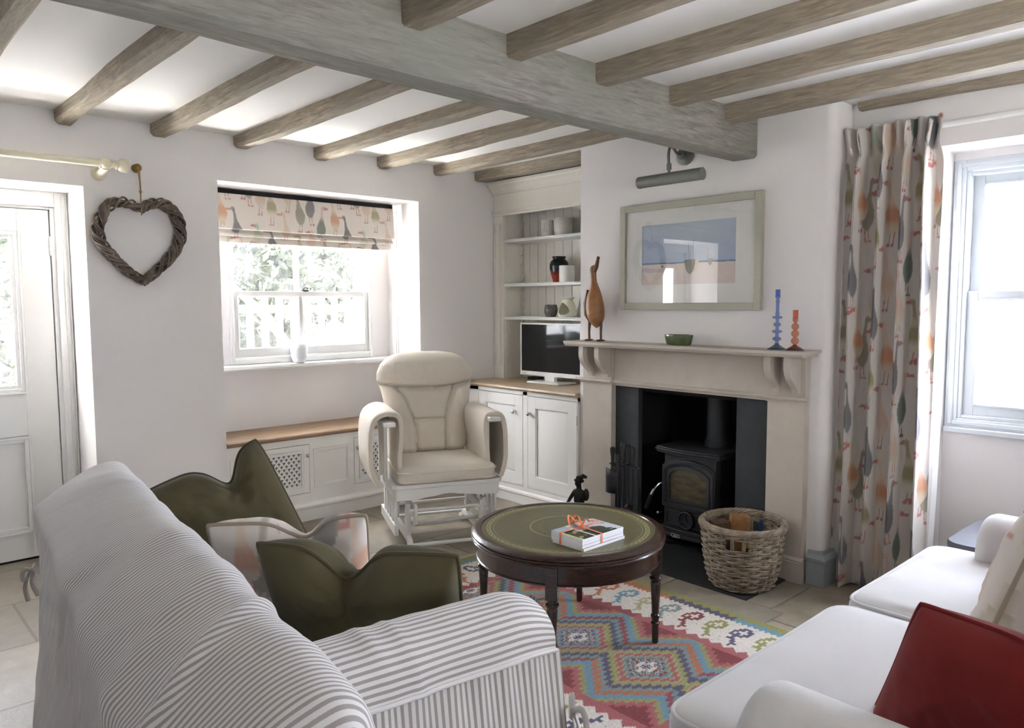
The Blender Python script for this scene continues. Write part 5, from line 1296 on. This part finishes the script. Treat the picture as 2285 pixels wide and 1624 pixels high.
# body block under the covers, seat cushions, skirt
for k, (a, b) in enumerate(((.205, .875), (.885, 1.55))):
    ol = rrect(.30, .86, a, b, .04); mb = puff(ol, .29, .45, .02, .04); 
    mb.uv = [(v[1], v[0]) for v in mb.v]; mb.build('seat_cushion', STRIPE, sf, ang=70, useuv=True)
m = MB(); m.box(.02, .82, .02, SW - .02, .06, .29); m.build('base', STRIPE, sf, ang=0)
G = np.array([[(.845 + .02 * (1 - z / .29) + .004 * math.sin(y * 40), y, z) for z in np.linspace(.006, .29, 10)] for y in np.linspace(.19, SW - .10, 120)])
m = MB(); m.grid(G, uv=np.array([[(p[1], p[2]) for p in r_] for r_ in G])); m.build('front_skirt', STRIPE, sf, ang=80, useuv=True)
def bow_tie(x, y, z, out, mm_, sc=1.):
    m = MB(); o_ = Vector(out).normalized(); sd_ = Vector((0, 0, 1)).cross(o_)
    c_ = Vector((x, y, z)) + o_ * .008
    for s in (1, -1):
        m.tube([tuple(c_ + sd_ * s * (.04 * sc * math.sin(t)) + Vector((0, 0, (.022 * math.sin(2 * t) - .012 * math.sin(t)) * sc)) + o_ * .012 * math.sin(t)) for t in np.linspace(0, PI, 14)], .007, 6, flat=.35)
        m.tube([tuple(c_ + sd_ * s * (.012 + .020 * t) * sc + Vector((0, 0, -.115 * t * sc)) + o_ * (.014 * math.sin(t * PI))) for t in np.linspace(0, 1, 9)], [.008 + .003 * t for t in np.linspace(0, 1, 9)], 6, flat=.3)
    m.ball(tuple(c_ + o_ * .004), (.010, .010, .010), 10, 6)
    m.build('tie_bow', mm_, sf, ang=60)
TIE = mat('tie_cloth', (186, 181, 174), .9)
bow_tie(.822, -.022, .50, (1, -.4, 0), TIE, 1.25); bow_tie(.835, SW - .10, .44, (1, -.2, 0), TIE, .9); bow_tie(-.012, SW + .004, .50, (-.7, .5, 0), TIE, .8)
pillow('cushion', 'olive green cushion at the far end of the striped sofa, chopped into two peaks', .47, .46, .17, (.97, 2.28, .43), (.875, 2.46, .83), (.97, -.25, 0), GREENF, .085, .12, 1, lift=(-.02, .015), u0=.30, wd=.24, group='cushions on the striped sofa')
pillow('cushion', 'goose print linen cushion between the two olive cushions on the striped sofa', .44, .42, .15, (1.03, 2.06, .42), (.915, 1.905, .765), (.33, -.22, 0), DUCKF, .065, .02, 5, u0=.15, wd=.25, duck=(.40, .62), pipemat=PIPEBEIGE, group='cushions on the striped sofa')
pillow('cushion', 'olive green piped cushion against the near arm of the striped sofa', .50, .46, .18, (1.03, 1.63, .42), (.890, 1.512, .785), (.29, -.37, 0), GREENF, .095, .0, 9, u0=-.12, wd=.22, group='cushions on the striped sofa')

# ================================================================== WHITE SOFA
s2 = thing('white_sofa', 'white linen sofa with loose seat cushions at the right', 'sofa', (2.1, .55, 0))
def tshape(x0, x1, y0, y1, ear, side):
    # loose cushion whose front corner wraps round the arm
    r = .05; pts = []
    yb = y1 - .20
    if side < 0: raw = [(x0, y0), (x1, y0), (x1, y1), (x0 - ear, y1), (x0 - ear, yb), (x0, yb)]
    else: raw = [(x0, y0), (x1, y0), (x1, yb), (x1 + ear, yb), (x1 + ear, y1), (x0, y1)]
    n = len(raw)
    for i in range(n):
        a, b, c_ = np.array(raw[i - 1]), np.array(raw[i]), np.array(raw[(i + 1) % n]); rr = .075 if (b[1] == y1) else .03
        p, q = b + (a - b) / np.linalg.norm(a - b) * rr, b + (c_ - b) / np.linalg.norm(c_ - b) * rr
        for t in np.linspace(0, 1, 7): pts.append(tuple((1 - t) ** 2 * p + 2 * t * (1 - t) * b + t * t * q))
    out = []
    for i in range(len(pts)):
        a, b = np.array(pts[i]), np.array(pts[(i + 1) % len(pts)]); k = max(1, int(np.linalg.norm(b - a) / .035))
        for j in range(k): out.append(tuple(a + (b - a) * j / k))
    return out
for x0, x1, sd_ in ((1.445, 2.205, -1), (2.225, 2.83, 1)):
    ol = tshape(x0, x1, .22, .962, .135 if sd_ < 0 else .17, sd_); mb = puff(ol, .305, .462, .016, .038, 9)
    mb.v = [(x, y, z + .004 * fbm(x * 5, y * 5, 2) * (z > .4)) for x, y, z in mb.v]
    cu = mb.build('seat_cushion', LINEN, s2, ang=70)
    m = MB(); c_ = np.array(ol).mean(0)
    for z in (.451, .316): m.tube([(a, b, z) for a, b in [tuple(np.array(p) + (c_ - np.array(p)) / np.linalg.norm(np.array(p) - c_) * .010) for p in ol]], .0055, 7, closed=True)
    m.build('piping', LINEN, cu, ang=60)
def roll_arm(x0, x1, y0, y1, zt):
    xc_ = (x0 + x1) / 2; R0 = (x1 - x0) / 2; zc = zt - R0
    sec = [(x0 + .012, .08), (x0 + .01, .25), (x0 + .004, zc - .03)] + [(xc_ - R0 * math.cos(t), zc + R0 * math.sin(t)) for t in np.linspace(0, PI, 26)] + [(x1 - .004, zc - .03), (x1 - .01, .25), (x1 - .012, .08)]
    ys_ = np.linspace(y0, y1, 14); P = [[(a, y, b) for a, b in sec] for y in ys_]
    for k in range(1, 9):
        t = k / 8 * PI / 2; ins = .045 * (1 - math.cos(t)); f = 1 - ins / R0
        P.append([(xc_ + (a - xc_) * f, y1 + .045 * math.sin(t), (b if b < .3 else zc + (b - zc) * f if b > zc else b)) for a, b in sec])
    m = MB(); m.grid(np.array(P)); L = len(m.v); ns_ = len(sec); m.f.append(tuple(range(L - ns_, L))); m.mi.append(0)
    return m.build('arm', LINEN, s2, ang=60)
roll_arm(1.20, 1.44, .05, .685, .615); roll_arm(2.835, 3.09, .05, .745, .615)
m = MB(); m.box(1.19, 3.07, .06, .90, .09, .30); m.build('base', LINEN, s2, bev=.02, seg=3)
m = MB(); m.prism([(.0, .09), (.20, .09), (.26, .46), (.17, .80), (.12, .86), (.05, .86), (.0, .80)], 'x', 1.30, 2.95); m.build('backrest', LINEN, s2, bev=.03, seg=4)
for x, y in ((1.24, .12), (3.02, .12), (1.24, .84), (3.02, .84)): MB().lathe([(.018, 0), (.026, .09), (0, .09)], x, y, .0, 12).build('foot', MAHOG, s2)
pillow('cushion', 'large brick red cushion leaning on the near arm of the white sofa', .53, .46, .19, (1.610, .395, .45), (1.540, .280, .762), (-.10, -.50, .035), REDF, .075, .02, 14, square=False, u0=.25, wd=.3, lift=(.01, .02), group='cushions on the white sofa')
pillow('cushion', 'goose print linen cushion leaning on the back of the white sofa', .46, .44, .15, (2.15, .52, .47), (2.22, .40, .86), (1, -.06, 0), DUCKF, .05, .0, 21, duck=(.1, .32), pipemat=PIPEBEIGE, group='cushions on the white sofa')
pillow('cushion', 'brick red cushion half hidden against the far arm of the white sofa', .44, .40, .15, (2.70, .43, .47), (2.775, .40, .80), (0, 1, 0), REDF, .04, .0, 31, group='cushions on the white sofa')

# dark side table beyond the sofa
sd = thing('side_table', 'low charcoal topped table with rounded corners below the side window', 'table', (3.42, .72, 0))
ol = rrect(3.17, 3.655, .44, .985, .07); m = MB(); m.prism(ol, 'z', .392, .42); m.build('table_top', CHARC, sd, bev=.005, ang=40)
for x, y in ((3.23, .50), (3.23, .92), (3.60, .50), (3.60, .92)): MB().lathe([(.014, 0), (.02, .39), (0, .39)], x, y, 0, 12).build('leg', CHARC, sd)

# ================================================================== CURTAIN
ct = thing('curtain', 'full length goose print curtain beside the fireplace', 'curtain', (3.53, 1.37, .01))
ny_, nz_ = 340, 300; Y0, Y1 = 1.565, 1.165
zs = np.linspace(.012, 2.125, nz_); us = np.linspace(0, 1, ny_)
P = np.zeros((ny_, nz_, 3))
for j, z in enumerate(zs):
    tz = z / 2.125; pin = math.exp(-((z - 2.02) / .05) ** 2); top = max(0, (z - 2.02) / .10)
    for i, u in enumerate(us):
        uw = u + .018 * math.sin(u * 9 + 1.3 * tz) * 0 + .012 * fbm(u * 3, tz * 2.0, 1.)
        ph = 2 * PI * (4.2 * uw + .10 * math.sin(5 * uw + 2 * tz)); a = math.sin(ph); b = math.sin(2 * ph + 1.1 + 1.5 * fbm(u * 4, tz * 1.5, 5.))
        amp = .062 * (1 - .45 * top) * (1 - .45 * pin) * (.85 + .3 * fbm(u * 5, 0, 2.))
        x = 3.527 + amp * (math.copysign(abs(a) ** .8, a) + .22 * b) + .010 * fbm(u * 6, z * 1.3, 7.)
        shift = .018 * math.cos(ph) * (1.0)
        if z > 1.99: x += .022 * math.sin(3 * ph) * min(1, (z - 1.99) / .05); x += -.015 * top * (a > .3)
        wid = 1 - .035 * pin + .03 * top + .03 * (1 - tz) ** 3
        y = (Y0 + Y1) / 2 + ((Y0 - Y1) / 2) * (1 - 2 * u) * wid + shift + .018 * (.5 - tz) * math.sin(u * 3)
        zz = z + (.012 * math.sin(ph + .5) * top if z > 2.03 else 0) - (.0 if z > .05 else 0)
        P[i, j] = (x, y, zz)
mid = P[:, nz_ // 2]; al = np.r_[0, np.cumsum(np.linalg.norm(np.diff(mid, axis=0), axis=1))]
UU, VV = np.meshgrid(al, zs, indexing='ij')
m = MB(); m.grid(P, col=goose_cols(UU + .05, VV + .22, base=(204, 198, 192), k=1.12, mute=.22))
o = m.build('drape', DUCKF, ct, ang=80, usecol=True); q = o.modifiers.new('thick', 'SOLIDIFY'); q.thickness = .004
# pale lining showing at the window edge
G = np.array([[(3.60 + .02 * math.sin(z * 5) + .03 * t, 1.172 - .012 * t + .012 * math.sin(z * 4 + 1), z) for t in np.linspace(0, 1, 6)] for z in np.linspace(.02, 1.98, 60)])
m = MB(); m.grid(G); m.build('lining', mat('curtain_lining', (232, 234, 236), .9), ct, ang=80)
cp_ = thing('curtain_pole', 'off white curtain pole along the wall above the side window', 'curtain pole', (3.56, .2, 2.1))
m = MB(); m.tube([(3.608, 1.56, 2.105), (3.608, -1.3, 2.105)], .014, 16); m.build('pole', WHITE, cp_)
for y in (1.50, -.2, -1.25):
    m = MB(); m.tube([(3.64, y, 2.105), (3.608, y, 2.105)], .010, 10); m.build('bracket', WHITE, cp_)

# ================================================================== OUTSIDE
g = MB(); g.box(-12, 12, 4.85, 16, -.3, -.15); g.box(-12, 14, -12, -1.95, -.3, -.15); g.box(-12, -2.05, -1.95, 4.85, -.3, -.15)
struct(g.build('ground', GRAVEL, ang=0), 'pale ground outside the windows')
g = MB(); g.box(-3.5, -.7, 5.95, 13, -.3, 6.2); struct(g.build('garden_shade_block', GRAVEL, ang=0), 'pale block added to shade the garden, out of view')  # unseen block added to keep the sun off fence and shrubs
g = MB(); g.box(4.2, 14, -8, 4.85, -.3, -.15); struct(g.build('ground_darkened', DARKGROUND, ang=0), 'grey ground outside the side window, darkened to dim the ceiling')  # unseen ground, made dark to send less light up to the ceiling
fe = thing('garden_fence', 'pale wooden picket fence in the garden outside the recessed window', 'fence', (3.7, 7.2, -.15))
for k in range(14):
    x = 2.62 + k * .155; m = MB(); m.prism([(x, -.13), (x + .07, -.13), (x + .07, 1.42), (x + .035, 1.47), (x, 1.42)], 'y', 7.18, 7.20); m.build('picket', FENCEW, fe)
for z in (.62, 1.26): MB().box(2.55, 4.8, 7.20, 7.24, z, z + .08).build('rail', FENCEW, fe)
for x in (2.55, 4.74): MB().box(x, x + .08, 7.20, 7.28, -.15, 1.5).build('post', FENCEW, fe)
def shrub(name, label, c, r, nleaf, mm_, seed, size=.05, grp=None):
    t = thing(name, label, 'shrub', (c[0], c[1], -.15), group=grp); rg_ = np.random.default_rng(seed); m = MB()
    for k in range(nleaf):
        d_ = rg_.normal(size=3); d_ /= np.linalg.norm(d_); p = np.array(c) + d_ * np.array(r) * rg_.uniform(.5, 1.0) ** .5
        a, b = rg_.normal(size=3), rg_.normal(size=3); a /= np.linalg.norm(a); b -= a * a.dot(b); b /= np.linalg.norm(b); L = size * rg_.uniform(.6, 1.3)
        m.add([p - a * L, p + b * L * .4, p + a * L, p - b * L * .4], [(0, 1, 2, 3)])
    m.build('foliage', mm_, t, ang=0, fixn=False)
    m = MB()
    for k in range(5): a = k * 1.3; m.tube([(c[0] + .05 * math.cos(a), c[1], -.15), (c[0] + .12 * math.cos(a), c[1] + .08 * math.sin(a), c[2] * .5), (c[0] + r[0] * .5 * math.cos(a), c[1] + r[1] * .5 * math.sin(a), c[2])], [.02, .014, .006], 6)
    m.build('stems', TRUNK, t)
shrub('garden_shrub', 'dense green shrub rising behind the picket fence at the left', (3.55, 8.4, 1.25), (1.0, .5, 1.35), 7000, LEAF, 3, .085)
shrub('garden_shrub', 'green tree beyond the fence in the middle of the window view', (4.75, 9.4, 1.7), (.8, .5, 1.4), 4500, LEAF, 4, .085)
shrub('blossom_shrub', 'pale blossoming bush in front of the picket fence', (3.85, 6.95, .78), (.4, .2, .36), 1500, LEAFP, 5, .035)
shrub('garden_shrub', 'leafy climber outside the glazed door', (1.0, 7.4, 1.3), (.62, .45, 1.3), 3600, LEAF, 6, .065)
m = MB(); m.tube([(2.85, 7.0, 1.55), (3.2, 7.05, 1.25), (3.46, 7.0, .9), (3.6, 7.0, -.1)], [.03, .045, .05, .05], 10); tag(m.build('dead_branch', TRUNK), 'bare pale branch slanting in front of the picket fence', 'branch')

# ================================================================== LIGHT
wd = bpy.data.worlds.new('sky'); scene.world = wd; wd.use_nodes = True
sun = bpy.data.lights.new('sun', 'SUN'); sun.energy = SUN; sun.angle = math.radians(2); sun.color = (1, .985, .965)
so = bpy.data.objects.new('sun', sun); COLL.objects.link(so); so.rotation_euler = Vector((-1, .02, 1.15)).to_track_quat('Z', 'Y').to_euler()
nt = wd.node_tree; N, L = nt.nodes, nt.links; bg = N['Background']
tc = N.new('ShaderNodeTexCoord'); sp = N.new('ShaderNodeSeparateXYZ'); L.new(tc.outputs['Generated'], sp.inputs[0])
mr = N.new('ShaderNodeMapRange'); mr.inputs[1].default_value = -.4; mr.inputs[2].default_value = .8; L.new(sp.outputs[0], mr.inputs[0])
rp = N.new('ShaderNodeValToRGB'); e = rp.color_ramp.elements; e[0].color = (1.0, 1.0, 1.0, 1); e[1].color = (.86, .93, 1.1, 1); L.new(mr.outputs[0], rp.inputs[0])
L.new(rp.outputs[0], bg.inputs[0]); bg.inputs[1].default_value = SKY
def portal(name, loc, rot, sx_, sy_):
    l = bpy.data.lights.new(name, 'AREA'); l.shape = 'RECTANGLE'; l.size = sx_; l.size_y = sy_; l.cycles.is_portal = True
    o = bpy.data.objects.new(name, l); COLL.objects.link(o); o.location = loc; o.rotation_euler = rot
# sampling portals: they emit nothing, they only tell the renderer where the sky enters the room
portal('window_portal', (2.4, 4.75, 1.49), (-PI / 2, 0, 0), 1.0, 1.0)
portal('door_portal', (.545, 4.72, 1.31), (-PI / 2, 0, 0), .46, .82)
portal('side_window_portal', (3.98, .65, 1.37), (0, PI / 2, 0), 1.15, 1.08)

portal('fill_window_portal', (1.3, -1.82, 1.45), (PI / 2, 0, 0), .6, .7)

# ================================================================== CAMERA
cam = bpy.data.cameras.new('camera'); co = bpy.data.objects.new('camera', cam); COLL.objects.link(co); scene.camera = co
yaw, pit, rol = math.radians(42.5668), math.radians(4.6265), math.radians(-.25606)
fw = Vector((math.sin(yaw) * math.cos(pit), math.cos(yaw) * math.cos(pit), -math.sin(pit))); rt = Vector((math.cos(yaw), -math.sin(yaw), 0)); up = rt.cross(fw)
r2 = rt * math.cos(rol) + up * math.sin(rol); u2 = -rt * math.sin(rol) + up * math.cos(rol)
co.matrix_world = Matrix(((r2.x, u2.x, -fw.x, 0), (r2.y, u2.y, -fw.y, 0), (r2.z, u2.z, -fw.z, 1.35), (0, 0, 0, 1)))
cam.sensor_width = 36; cam.lens = 36 * 1685.13 / 2285; cam.clip_start = .05
vs = scene.view_settings; vs.view_transform = 'Standard'; vs.look = 'None'; vs.exposure = EXPOSURE; vs.gamma = 1; vs.use_curve_mapping = False
cy = scene.cycles; cy.max_bounces = 10; cy.diffuse_bounces = 6; cy.glossy_bounces = 4; cy.transmission_bounces = 8; cy.transparent_max_bounces = 12
cy.use_denoising = True; cy.sample_clamp_indirect = 8; cy.caustics_reflective = False; cy.caustics_refractive = False
